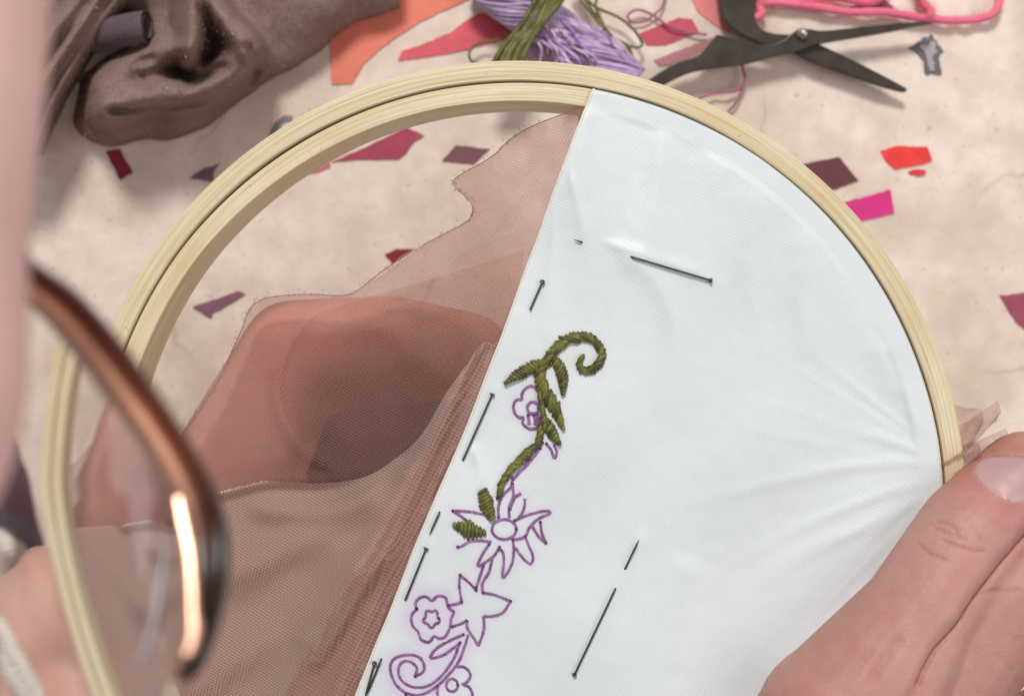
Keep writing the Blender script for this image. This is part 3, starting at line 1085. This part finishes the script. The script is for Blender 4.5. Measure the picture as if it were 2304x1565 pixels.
SEG = [  # visible stretches, as fractions along the pin from head (0) to tip (1)
    [((1598, 630), (1422, 577)), ((1308, 545), (1292, 539))],
    [((1220, 635), (1192, 698))],
    [((1107, 888), (1042, 1033)), ((989, 1152), (966, 1203))],
    [((958, 1235), (912, 1348)), ((857, 1482), (826, 1560))],
    [((842, 1492), (822, 1565))],
    [((1293, 1515), (1385, 1325)), ((1408, 1278), (1438, 1212))],
]
for (pl, _, lab, hd, _, _), seg in zip(PINS, SEG):
    p = thing('dressmaker_pin', lab, 'pin', 'steel pins stuck through the white fabric')
    pts = []
    a, b = np.array(seg[0][0], float), np.array(seg[-1][1], float)
    n = 60
    for s in np.linspace(0, 1, n):
        q = a + (b - a) * s
        vis = 0.0
        for (u, v) in seg:
            u, v = np.array(u, float), np.array(v, float)
            L = np.linalg.norm(v - u)
            tt = (q - u) @ (v - u) / L
            inside = min(tt, L - tt)
            edge0 = 3.0
            vis = max(vis, float(ss(-6, edge0, inside)))
        if s == 0 or s == 1:
            vis = 1
        pts.append(WF(q[0], q[1], -.0006 + .00105 * vis))
    MB().tube(pts, [.00018] * (n - 4) + [.00017, .00014, .0001, .00004], 8).build('shaft', M['steel'], p)
    d = (pts[1] - pts[0])
    d /= np.linalg.norm(d)
    h0 = pts[0]
    MB().tube([h0 - d * .0003, h0 - d * .0001, h0 + d * .00005], [.0004, .00046, .00036], 12).build('pin_head', M['steel'], p)

# ------------------------------------------------------------------ mauve organza
PAIR = [  # outline point, partner on the white edge
    ((1286, 250), (1345, 205)), ((1230, 270), (1338, 232)), ((1180, 292), (1330, 255)), ((1140, 320), (1322, 280)), ((1112, 348), (1312, 305)),
    ((1080, 368), (1305, 325)), ((1048, 386), (1298, 345)), ((1024, 402), (1290, 365)), ((1024, 420), (1282, 390)), ((1044, 438), (1274, 415)),
    ((1060, 456), (1266, 440)), ((1063, 476), (1258, 465)), ((1052, 497), (1250, 490)), ((1010, 520), (1240, 520)), ((950, 552), (1228, 550)),
    ((870, 602), (1212, 600)), ((802, 654), (1190, 660)), ((765, 664), (1178, 690)), ((700, 661), (1168, 720)), ((640, 664), (1158, 750)),
    ((592, 672), (1145, 780)), ((562, 694), (1130, 820)), ((543, 742), (1115, 860)), ((520, 792), (1098, 900)), ((498, 842), (1080, 945)),
    ((468, 892), (1060, 990)), ((428, 950), (1040, 1040)), ((385, 1000), (1015, 1100)), ((317, 1040), (985, 1160)), ((262, 1075), (960, 1220)),
    ((215, 1150), (935, 1280)), ((195, 1300), (900, 1380)), ((225, 1450), (860, 1480)), ((290, 1600), (815, 1600)), ((420, 1780), (760, 1740)), ((560, 1900), (700, 1880)),
]


def fold_h(px, py, lines):
    h = np.zeros(np.shape(px))
    for l, w, a in lines:
        h = h + a * np.exp(-(dist_poly(px, py, l) / w) ** 2)
    return h


SF = [(spline(a, 6), b, c) for a, b, c in [
    ([(1270, 300), (1180, 420), (1080, 530), (960, 620), (850, 680)], 22, 1.6),
    ([(1255, 420), (1180, 560), (1080, 640), (900, 720), (700, 740)], 30, 1.8),
    ([(1230, 270), (1120, 400), (1075, 470)], 20, 1.2),
    ([(1165, 720), (1060, 800), (1010, 930), (930, 1100), (850, 1260), (720, 1480)], 20, 2.2),
    ([(700, 700), (640, 790), (622, 900), (670, 1000), (760, 1060)], 14, 1.3),
    ([(490, 1110), (610, 1082), (730, 1084), (840, 1060), (940, 980)], 12, 1.8),
    ([(820, 700), (920, 780), (1000, 840)], 30, 1.2),
    ([(520, 1290), (680, 1220), (830, 1130)], 44, 3.0),
    ([(430, 1540), (600, 1440), (780, 1270)], 50, 3.6), ([(560, 1600), (700, 1460), (850, 1250)], 34, 2.6), ([(600, 1150), (760, 1140), (900, 1060)], 26, 2.0), ([(1000, 900), (920, 1060), (820, 1240), (690, 1440)], 16, 2.0),
    ([(760, 1565), (840, 1380), (920, 1200)], 22, 1.2),
]]


def sheer_z(px, py, base):
    de = np.maximum(0, np.interp(py, [e_[1] for e_ in EDGE], [e_[0] for e_ in EDGE]) - px) * .93
    return -.0008 - base * ss(0, 240, de) + fold_h(px, py, SF) * .001 * ss(0, 60, de)


def sheet(name, pairs, mat, parent, base, nv=80, lift=0.0, fade=0.0, **p):
    o = resample(spline([a for a, b in pairs], 5), 1 + 5 * (len(pairs) - 1)) if False else spline([a for a, b in pairs], 5)
    e = spline([b for a, b in pairs], 5)
    G_ = np.zeros((len(o), nv, 3))
    UV_ = np.zeros((len(o), nv, 2))
    PX = np.zeros((len(o), nv))
    PY = np.zeros((len(o), nv))
    for i in range(len(o)):
        for j in range(nv):
            q = o[i] + (e[i] - o[i]) * (j / (nv - 1))
            PX[i, j], PY[i, j] = q
    Z_ = sheer_z(PX, PY, base) + lift * ss(4, 50, np.interp(PY, [e_[1] for e_ in EDGE], [e_[0] for e_ in EDGE]) - PX)
    for i in range(len(o)):
        for j in range(nv):
            w = H(PX[i, j], PY[i, j], Z_[i, j] + .0005 * noise.noise(Vector((PX[i, j] * .012, PY[i, j] * .012, 4 + lift * 300))))
            G_[i, j] = w
            UV_[i, j] = (w[0] + .35 * Z_[i, j], w[1] - .3 * Z_[i, j])
    CC = np.ones(G_.shape[:2] + (4,))
    if fade:     # density fades at the edge so the painted shade ends softly
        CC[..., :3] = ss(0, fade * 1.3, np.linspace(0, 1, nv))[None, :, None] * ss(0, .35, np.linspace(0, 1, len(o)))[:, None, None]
        # and peaks over the curled hand's hollow, painting its shade into the cloth
        hollow_shade = np.exp(-(((PX - 872) / 165) ** 2 + ((PY - 955) / 105) ** 2) ** 1.3)
        CC[..., :3] *= .55 + 2.1 * hollow_shade[..., None]
    ob = MB().grid(G_, UV_, CC).build(name, mat, parent, **p)
    return ob, G_


organza = thing('mauve_organza', 'sheer mauve organza draped under the hoop and over the hidden hand', 'fabric')
_, Gs = sheet('sheer_layer', PAIR, M['sheer'], organza, .0105)
MB().tube(Gs[:, 0], .00008, 5).build('hem', M['mhem'], organza)
fy = MB()
for q in Gs[6:150:1, 0]:
    for _ in range(2):
        p0 = q + rng.normal(0, .0003, 3) * (1, 1, .2)
        p1 = p0 + np.array([-.6, .8, .1]) * rng.uniform(.0000, .0004) + rng.normal(0, .0002, 3)
        fy.tube([p0, (p0 + p1) / 2 + rng.normal(0, .0001, 3), p1], .00004, 4)
fy.build('frayed_threads', M['mhem'], organza, kind='stuff')
P2 = [((262, 1085), (1000, 860)), ((330, 1100), (1010, 880)), ((400, 1112), (1010, 900)), ((490, 1106), (1012, 920)), ((560, 1090), (1010, 950)), ((610, 1081), (1005, 980)), ((720, 1086), (1000, 1010)), ((800, 1078), (990, 1050)),
      ((850, 1100), (975, 1090)), ((840, 1200), (950, 1180)), ((760, 1330), (920, 1290)), ((690, 1450), (880, 1400)), ((640, 1560), (840, 1500)), ((560, 1700), (790, 1640))]
P2 = [((490, 1106), (200, 1160)), ((560, 1090), (215, 1300)), ((610, 1081), (240, 1450)), ((720, 1086), (300, 1600)), ((820, 1072), (420, 1750)), ((890, 1030), (560, 1850)), ((950, 975), (640, 1800)), ((1000, 890), (720, 1760)), ((1048, 822), (730, 1750)), ((1090, 768), (740, 1735)), ((1112, 800), (755, 1710)), ((1060, 935), (780, 1660)), ((1035, 1010), (800, 1640))]
s2, G2 = sheet('folded_layer', P2, M['sheer2'], organza, .0105, lift=.0012)
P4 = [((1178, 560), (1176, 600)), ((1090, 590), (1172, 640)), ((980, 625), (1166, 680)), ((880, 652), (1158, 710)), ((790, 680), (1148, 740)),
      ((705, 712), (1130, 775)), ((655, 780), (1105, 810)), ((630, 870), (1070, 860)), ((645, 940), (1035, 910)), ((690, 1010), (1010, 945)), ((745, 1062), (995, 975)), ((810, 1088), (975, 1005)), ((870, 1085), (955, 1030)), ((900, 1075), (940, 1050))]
sheet('shade_painted_fold', P4, M['shade_sheer'], organza, .0105, lift=-.0003, nv=60, fade=.30)  # second organza layer, darkened to paint shade in the hand's hollow
P3 = [((1096, 775), (1140, 760)), ((1040, 850), (1110, 840)), ((1000, 930), (1080, 930)), ((960, 1010), (1050, 1010)), ((905, 1120), (1005, 1110)), ((830, 1250), (960, 1220)), ((750, 1370), (900, 1360)), ((690, 1470), (850, 1490)), ((640, 1565), (810, 1600)), ((580, 1700), (740, 1760))]
s3, G3 = sheet('edge_band', P3, M['band'], organza, .0105, nv=30, lift=.0013)

# pale dashes painting the weave's sparkle along two of its folded edges
gl = MB()
for a, b, n in (((492, 1108), (603, 1081), 24), ((842, 628), (952, 550), 26)):
    a, b = np.array(a, float), np.array(b, float)
    t = (b - a) / np.linalg.norm(b - a)
    nn = np.array([-t[1], t[0]])
    for k in range(n):
        q = a + (b - a) * (k + rng.uniform(-.2, .2)) / n
        le = rng.uniform(3, 8)
        zb = float(sheer_z(q[0], q[1], .0105)) + .0006
        gl.tube([H(*(q - nn * le * .5 + (1.5, 0)), zb), H(*q, zb + .0003), H(*(q + nn * le * .7), zb)], .00009, 5)
gl.build('sparkle_dashes', M['glint'], organza, kind='stuff')
# crumpled organza poking out between outer ring and thumb
fr = MB()
for base_a, base_b, tip, off in (((2140, 905), (2165, 1035), (2205, 925), 0), ((2150, 960), (2150, 1040), (2243, 905), .0010), ((2165, 1000), (2110, 1080), (2262, 968), .0018), ((2130, 1010), (2100, 1085), (2200, 1000), .0030)):
    G_ = np.zeros((14, 10, 3))
    UV_ = np.zeros((14, 10, 2))
    for i in range(14):
        s = i / 13
        for j in range(10):
            t = j / 9
            b = np.array(base_a) + (np.array(base_b) - np.array(base_a)) * t
            q = b + (np.array(tip) + (14 * math.sin(t * 3), 40 * t) - b) * s + np.array([5 * math.sin(s * 9 + t * 3), 6 * math.sin(t * 8 + s * 5)]) * s
            G_[i, j] = H(q[0], q[1], -.004 + off + .0022 * math.sin(s * 6 + t * 9 + off * 900) * (.3 + s) + .001 * math.sin(t * 17 + s * 4))
            UV_[i, j] = (G_[i, j][0] * 1.1, G_[i, j][1] + G_[i, j][2])
    fr.grid(G_, UV_)
fr.build('crumpled_edge', M['pale_sheer'], organza, label='small crumpled organza corner poking out beside the thumb')

# ------------------------------------------------------------------ person
person = thing('person', 'person seen only as cheek, sleeve and two hands holding the hoop', 'person')


def capsules(caps):
    """closed tapered capsules: list of (centre a, radius a, centre b, radius b)"""
    b = MB()
    for (A, ra, B, rb) in caps:
        A, B = np.array(A, float), np.array(B, float)
        d = B - A
        L = np.linalg.norm(d)
        d = d / L
        pts, rr = [], []
        for k in range(7):
            a = math.pi / 2 * (1 - k / 6)
            pts.append(A - d * ra * math.sin(a))
            rr.append(max(ra * math.cos(a), 1e-5))
        for k in range(1, 7):
            pts.append(A + d * L * k / 7)
            rr.append(ra + (rb - ra) * k / 7)
        for k in range(7):
            a = math.pi / 2 * k / 6
            pts.append(B + d * rb * math.sin(a))
            rr.append(max(rb * math.cos(a), 1e-5))
        b.tube(pts, rr, 24)
    return b


def fleshed(name, caps, mat, voxel, smooth, parent, **p):
    tmp = capsules(caps).build('tmp', mat)
    m = tmp.modifiers.new('r', 'REMESH')
    m.mode = 'VOXEL'
    m.voxel_size = voxel
    m.use_smooth_shade = True
    s = tmp.modifiers.new('s', 'SMOOTH')
    s.factor = .5
    s.iterations = smooth
    dg = bpy.context.evaluated_depsgraph_get()
    me = bpy.data.meshes.new_from_object(tmp.evaluated_get(dg))
    bpy.data.objects.remove(tmp)
    me.name = name
    o = bpy.data.objects.new(name, me)
    col.objects.link(o)
    o.parent = parent
    if not me.materials:
        me.materials.append(mat)
    for k, v in p.items():
        o[k] = v
    return o


def getco(me):
    v = np.empty(len(me.vertices) * 3)
    me.vertices.foreach_get('co', v)
    n = np.empty(len(me.vertices) * 3)
    me.vertices.foreach_get('normal', n)
    return v.reshape(-1, 3), n.reshape(-1, 3)


def setcol(me, c):
    if 'Col' in me.color_attributes:
        me.color_attributes.remove(me.color_attributes['Col'])
    ca = me.color_attributes.new('Col', 'FLOAT_COLOR', 'POINT')
    ca.data.foreach_set('color', c.ravel())


# right hand: thumb on the fabric, index finger tucked behind it
rcaps = [
    (W(2310, 1078, .0845), .0083, W(2190, 1200, .0870), .0092),
    (W(2190, 1200, .0870), .0092, W(2075, 1375, .0890), .0096),
    (W(2075, 1375, .0890), .0096, W(1900, 1640, .0880), .0150),
    (W(1900, 1640, .0880), .0150, W(1800, 1900, .0780), .0210),
    # index finger side
    (W(2450, 1215, .0820), .0100, W(2255, 1345, .0850), .0106),
    (W(2255, 1345, .0850), .0106, W(2070, 1578, .0850), .0118),
    (W(2070, 1578, .0850), .0118, W(1950, 1900, .0760), .0200),
    (W(2560, 1560, .0740), .0105, W(2360, 1700, .0760), .0115),
    (W(2360, 1700, .0760), .0115, W(2050, 1950, .0740), .0190),
    (W(1900, 1900, .0760), .0230, W(2100, 2200, .0700), .0260),
]
rh = fleshed('hand', rcaps, M['skin'], .00042, 12, person, label='right hand with its thumb pressing the fabric at the edge of the hoop')
me = rh.data
co_, no_ = getco(me)
k_ = F / (CAMZ - co_[:, 2])
px_, py_ = CX + co_[:, 0] * k_, CY - co_[:, 1] * k_
up = ss(.1, .5, no_[:, 2])
NAIL = [(2190, 1052), (2204, 1035), (2232, 1026), (2304, 1028), (2350, 1040), (2345, 1105), (2304, 1128), (2285, 1128), (2250, 1118), (2222, 1098), (2200, 1076)]


def inpoly(x, y, poly):
    p = np.array(poly, float)
    ins = np.zeros(np.shape(x), bool)
    for a, b in zip(p, np.roll(p, -1, 0)):
        c = ((a[1] > y) != (b[1] > y)) & (x < (b[0] - a[0]) * (y - a[1]) / (b[1] - a[1] + 1e-12) + a[0])
        ins ^= c
    return ins


CR = [([(2108, 1174), (2128, 1176), (2150, 1190), (2152, 1200)], 3.0, .25), ([(2100, 1190), (2140, 1205), (2175, 1215)], 3.5, .18),
      ([(2092, 1178), (2128, 1196), (2162, 1208)], 2.5, .22), ([(2120, 1212), (2150, 1226), (2185, 1238), (2212, 1240)], 3.2, .34),
      ([(2064, 1218), (2085, 1240), (2125, 1258)], 3.2, .28), ([(2180, 1180), (2200, 1200), (2205, 1215)], 3, .15),
      ([(2020, 1440), (1990, 1480), (1960, 1530)], 14, .25), ([(2130, 1140), (2200, 1150), (2280, 1200)], 4, .12),
      ([(2320, 1208), (2270, 1265), (2205, 1346), (2167, 1405), (2111, 1465), (2073, 1541), (2060, 1570)], 24, .9),
      ([(2320, 1208), (2270, 1265), (2205, 1346), (2167, 1405), (2140, 1435), (2111, 1465), (2085, 1510), (2073, 1541)], 5, 1.0),
      ([(2290, 1326), (2240, 1332), (2205, 1346)], 5, .3), ([(2240, 1470), (2270, 1500), (2300, 1560)], 6, .10)]
disp = np.zeros(len(co_))
red = np.zeros(len(co_))
for l, w, a in CR:
    l = np.array(spline(l, 4))
    g = np.exp(-(dist_poly(px_, py_, l) / w) ** 2)
    disp -= a * .001 * g
    red = np.maximum(red, g * min(1, a * 1.6) * (1 if w < 20 else .35))
nd = dist_poly(px_, py_, NAIL + NAIL[:1])
ins = inpoly(px_, py_, NAIL)
disp += np.where(ins, -.0004, .00035 * np.exp(-(nd / 14) ** 2))
fine = np.array([noise.fractal(Vector((x * 260, y * 260, z * 260)), .9, 2.1, 4) for x, y, z in co_])
disp += .00007 * fine
co2 = co_ + no_ * (disp * up)[:, None]
me.vertices.foreach_set('co', co2.ravel())
pinkz = np.exp(-(dist_poly(px_, py_, [(2180, 1080), (2240, 1140), (2304, 1160)]) / 45) ** 2)
paleb = np.exp(-(dist_poly(px_, py_, [(2200, 1260), (2120, 1390), (2060, 1500)]) / 30) ** 2)
C_ = np.ones((len(co_), 4))
blot = np.array([noise.fractal(Vector((x * 110, y * 110, z * 110 + 5)), 1.0, 2.0, 4) for x, y, z in co_])
C_[:, 1] -= .075 * blot
C_[:, 2] -= .055 * blot
C_[:, 0] -= .02 * blot
C_[:, 1] -= .16 * pinkz
C_[:, 2] -= .10 * pinkz
C_[:, :3] *= (1 + .05 * paleb)[:, None]
C_[:, 0] *= 1 - .12 * red
C_[:, 1] *= 1 - .30 * red
C_[:, 2] *= 1 - .32 * red
setcol(me, C_)
me.update()
bvh = BVHTree.FromPolygons([tuple(v) for v in co2], [tuple(p.vertices) for p in me.polygons])


def hit(px, py, lift):
    d = Vector(((px - CX) / F, -(py - CY) / F, -1.0)).normalized()
    loc, nrm, _, _ = bvh.ray_cast(Vector((0, 0, CAMZ)), d)
    if loc is None:
        loc, nrm = Vector(W(px, py, .09)), Vector((0, 0, 1))
    return np.array(loc + nrm * lift)


nb = spline(NAIL + NAIL[:1], 4)[:-1]
cen = nb.mean(0)
rings_ = []
for s, lf in ((1.03, -.0005), (.99, .0001), (.93, .0003), (.75, .00042), (.45, .0005), (.2, .0005)):
    rings_.append([hit(*(cen + (q - cen) * s), lf) for q in nb])
vv = [p for r_ in rings_ for p in r_] + [hit(cen[0], cen[1], .0005)]
n = len(nb)
ff = [(a * n + k, a * n + (k + 1) % n, (a + 1) * n + (k + 1) % n, (a + 1) * n + k) for a in range(5) for k in range(n)]
ff += [(5 * n + k, 5 * n + (k + 1) % n, 6 * n) for k in range(n)]
nl = MB()
nl.add(vv, ff)
nail = nl.build('nail', M['nail'], rh)
nail.modifiers.new('s', 'SMOOTH').iterations = 3

# left hand under the organza and round the left of the hoop
lcaps = [
    (W(655, 782, .0535), .0094, W(500, 1090, .0480), .0122),    # index, knuckle to first joint
    (W(500, 1090, .0480), .0122, W(360, 1330, .0420), .0180),
    (W(655, 782, .0535), .0094, W(880, 765, .0530), .0088),
    (W(880, 765, .0530), .0088, W(1060, 790, .0400), .0080),
    (W(1060, 790, .0400), .0080, W(1100, 890, .0320), .0080),   # fingertip turned down
    (W(700, 840, .0410), .0085, W(980, 815, .0390), .0080),
    (W(660, 870, .0430), .0085, W(600, 1000, .0400), .0100),
    (W(690, 850, .0360), .0090, W(575, 960, .0340), .0100),
    (W(575, 960, .0340), .0100, W(560, 1150, .0340), .0130),
    (W(560, 1150, .0360), .0130, W(420, 1300, .0360), .0180),
    (W(650, 1260, .0300), .0120, W(480, 1420, .0320), .0140),
    (W(650, 1260, .0300), .0120, W(900, 1230, .0270), .0110),
    (W(900, 1230, .0270), .0110, W(1040, 1080, .0300), .0090),
    (W(600, 1400, .0300), .0120, W(900, 1400, .0260), .0110),
    (W(480, 1420, .0320), .0130, W(300, 1560, .0360), .0220),
    (W(360, 1330, .0420), .0180, W(200, 1560, .0400), .0260),
    (W(200, 1560, .0400), .0260, W(0, 1800, .0420), .0280),
    (W(-80, 1520, .0480), .0150, W(150, 1365, .0520), .0135),   # heel of the thumb outside the hoop
    (W(150, 1365, .0520), .0135, W(330, 1420, .0480), .0120),
    (W(0, 1800, .0420), .0280, W(-80, 1520, .0480), .0150),
    (W(330, 1640, .0540), .0110, W(440, 1545, .0560), .0085),   # finger end at the bottom
]
lh = fleshed('hand', lcaps, M['skin2'], .0008, 40, person, label='left hand behind the sheer organza gripping the hoop from below')
co_, no_ = getco(lh.data)
k_ = F / (CAMZ - co_[:, 2])
px_, py_ = CX + co_[:, 0] * k_, CY - co_[:, 1] * k_
C_ = np.ones((len(co_), 4))
pk = np.exp(-(dist_poly(px_, py_, [(600, 700), (650, 720), (620, 760)]) / 70) ** 2)
C_[:, 2] *= np.where(px_ < 260, .92, 1)
C_[:, 1] -= .12 * pk
C_[:, 2] -= .10 * pk
setcol(lh.data, C_)

# cheek: a big soft form close to the camera at the left
prof = spline([(118, -500), (118, -200), (112, 0), (106, 150), (95, 290), (78, 430), (66, 560), (64, 700), (64, 860), (52, 950), (26, 1050), (-10, 1130), (-80, 1220), (-200, 1300)], 8)
zc = .222
G_ = np.zeros((len(prof), 40, 3))
for i, (x, y) in enumerate(prof):
    e = W(x, y, zc)
    rr = .048 * math.sin(math.pi * min(.97, max(.03, (y + 560) / 1900))) ** .45
    for j in range(40):
        a = math.pi * (j / 39 * 2 - 1)
        G_[i, j] = e + np.array([-rr + rr * math.cos(a), 0, (.5 if a > 0 else .12) * rr * math.sin(a)])
MB().grid(G_).build('face', M['cheek'], person, label='out of focus pink cheek close to the camera at the left edge')

# sleeve and cream cuffs at the left
scap = [(W(-160, 1050, .045), .014, W(40, 1120, .050), .0085), (W(-160, 960, .045), .012, W(20, 1030, .048), .006), (W(40, 1120, .05), .0085, W(110, 1200, .046), .004)]
sl = fleshed('sleeve', scap, M['sleeve'], .001, 8, person, label='dark mauve sleeve in shade left of the hoop')
dk = fleshed('sleeve', [(W(820, 930, .018), .017, W(900, 930, .016), .016), (W(900, 930, .016), .016, W(1050, 880, .010), .012), (W(820, 930, .018), .017, W(700, 1060, .012), .016), (W(700, 1060, .012), .016, W(900, 1200, .012), .016), (W(900, 1100, .012), .016, W(1050, 1000, .012), .016)],  # added dark form for the palm's shaded hollow, not a real sleeve
             M['palm_shade'], .0012, 14, person, label='deep red brown form standing in for the shaded hollow of the palm')
cfb = fleshed('cuff', [(W(-140, 1240, .052), .004, W(-20, 1236, .057), .0024), (W(-130, 1480, .062), .004, W(-12, 1600, .064), .0035), (W(-120, 1560, .060), .006, W(-30, 1600, .062), .005)], M['cuff'], .0007, 6, person, label='fuzzy cream cuff at the lower left')
_cp, _cn = getco(cfb.data)
fuzz('fuzz', _cp, _cn, 9000, .0011, .00006, M['cuff'], cfb)

# ------------------------------------------------------------------ glasses
glasses = thing('eyeglasses', 'brown tortoiseshell eyeglasses with a strong lens, out of focus at lower left', 'eyeglasses')
ZG = .205
OUT = spline([(60, 560), (82, 590), (180, 662), (280, 775), (345, 866), (402, 950), (470, 1060), (506, 1150), (519, 1230), (512, 1330), (491, 1420), (458, 1500), (428, 1535)], 6)
INN = spline([(40, 650), (72, 690), (110, 725), (190, 822), (250, 905), (310, 985), (360, 1070), (392, 1150), (408, 1230), (414, 1330), (410, 1400), (398, 1470), (385, 1530)], 6)
nseg = 90
OUT, INN = resample(OUT, nseg), resample(INN, nseg)
zl = ZG + .0010 * np.sin(np.linspace(0, math.pi, nseg)) + .36 * np.clip((OUT[:, 1] - 1118) / F * .105, 0, 1) * ss(1000, 1300, OUT[:, 1])
rows = []   # cross-section from outer bottom, over the top, to the inner bottom
sec = [(0.0, -.0030), (0.0, -.0004), (.10, .0007), (.28, .0009), (.40, .0003), (.45, -.0002), (.50, .0005), (.62, .0011), (.76, .0009), (.88, .0002), (.98, -.0006), (1.0, -.0030), (.5, -.0036)]
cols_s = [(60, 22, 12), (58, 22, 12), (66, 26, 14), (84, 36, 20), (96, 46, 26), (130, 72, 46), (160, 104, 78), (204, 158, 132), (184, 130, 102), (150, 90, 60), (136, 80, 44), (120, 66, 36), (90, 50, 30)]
G_ = np.zeros((nseg, len(sec) + 1, 3))
Cg = np.ones((nseg, len(sec) + 1, 4))
for i in range(nseg):
    s = i / (nseg - 1)
    for j in range(len(sec) + 1):
        w, dz = sec[j % len(sec)]
        q = OUT[i] + (INN[i] - OUT[i]) * w
        G_[i, j] = W(q[0], q[1], zl[i] + dz)
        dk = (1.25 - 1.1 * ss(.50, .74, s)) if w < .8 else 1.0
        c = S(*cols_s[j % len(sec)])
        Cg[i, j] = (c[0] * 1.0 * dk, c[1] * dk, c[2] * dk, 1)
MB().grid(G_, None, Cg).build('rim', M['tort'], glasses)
# polished inner bevel of the rim, facing half way between the lamp and the eye
BV = [(400, 1118, 26), (412, 1180, 30), (424, 1240, 30), (430, 1310, 28), (432, 1370, 32), (434, 1405, 42), (430, 1440, 36), (418, 1470, 30)]


def facet(name, path, z0, bow=.25, mat='bevel'):
    """narrow polished strip whose slope carries the lamp's mirror image to the eye"""
    bp = spline(path, 8)
    z = z0
    rows, zs = [], []
    for i, (x, y, w) in enumerate(bp):
        c = W(x, y, z)
        v1 = (Vector((0, 0, CAMZ)) - Vector(c)).normalized()
        v2 = (KEY - Vector(c)).normalized()
        hn = np.array((v1 + v2).normalized())
        zs.append((y, z))
        if i + 1 < len(bp):
            nx = W(bp[i + 1][0], bp[i + 1][1], z)
            d = nx - c
            z = z - (d[0] * hn[0] + d[1] * hn[1]) / hn[2]
            tn = W(bp[i + 1][0], bp[i + 1][1], z) - c
        tn = tn / np.linalg.norm(tn)
        side = np.cross(hn, tn)
        if side[0] < 0:
            side = -side
        wr = .74 * w / F * (CAMZ - z)
        row = []
        for u in np.linspace(-.5, .5, 7):
            row.append(c + side * wr * u - hn * wr * bow * u * u)
        row = [row[0] - side * wr * .06 - hn * .0006] + row + [row[-1] + side * wr * .06 - hn * .0006]
        rows.append(row)
    o = MB().grid(np.array(rows)).build(name, M[mat], glasses)
    return o, np.array(zs)


rim_ob = None
bev, zs = facet('rim_bevel', BV, ZG + .0022)
RISE = zs
facet('lens_bevel', [(371, 1225, 8), (364, 1290, 20), (352, 1360, 22), (335, 1430, 20), (312, 1495, 10)], ZG + .0016, .9, 'lensedge')

# lens: flat above, hollow below, thicker towards the rim, as a short-sight lens is
LN = []
ny2, nx2 = 60, 40
top = np.zeros((ny2, nx2, 3))
bot = np.zeros((ny2, nx2, 3))
ys = np.linspace(560, 1700, ny2)
inn2 = INN.copy()
o_ = np.argsort(inn2[:, 1])
for i, y in enumerate(ys):
    xr = np.interp(y, inn2[o_, 1], inn2[o_, 0]) + 14
    if y > 1500:
        xr = np.interp(y, [1500, 1700], [408, 330])
    if y < 650:
        xr = 60
    xl = -260
    for j in range(nx2):
        x = xl + (xr - xl) * j / (nx2 - 1)
        p = W(x, y, ZG)
        xm = (x - 8 - .33 * max(0, y - 1100)) / F * (CAMZ - ZG)     # metres from the optical centre line
        t = .0012 + xm * xm / (2 * LR) if (LR := .034) else 0
        top[i, j] = p + np.array([0, 0, .0004])
        bot[i, j] = p + np.array([0, 0, .0004 - t])
lm = MB()
n_ = ny2 * nx2
f1 = [(i * nx2 + j, (i + 1) * nx2 + j, (i + 1) * nx2 + j + 1, i * nx2 + j + 1) for i in range(ny2 - 1) for j in range(nx2 - 1)]
f2 = [tuple(n_ + k for k in f[::-1]) for f in f1]
rim_ = [(0, j) for j in range(nx2)] + [(i, nx2 - 1) for i in range(1, ny2)] + [(ny2 - 1, j) for j in range(nx2 - 2, -1, -1)] + [(i, 0) for i in range(ny2 - 2, 0, -1)]
rid = [a * nx2 + b for a, b in rim_]
f3 = [(rid[k], rid[(k + 1) % len(rid)], rid[(k + 1) % len(rid)] + n_, rid[k] + n_) for k in range(len(rid))]
lm.add(list(top.reshape(-1, 3)) + list(bot.reshape(-1, 3)), f1 + f2 + f3)
lm.build('lens', M['glass'], glasses)
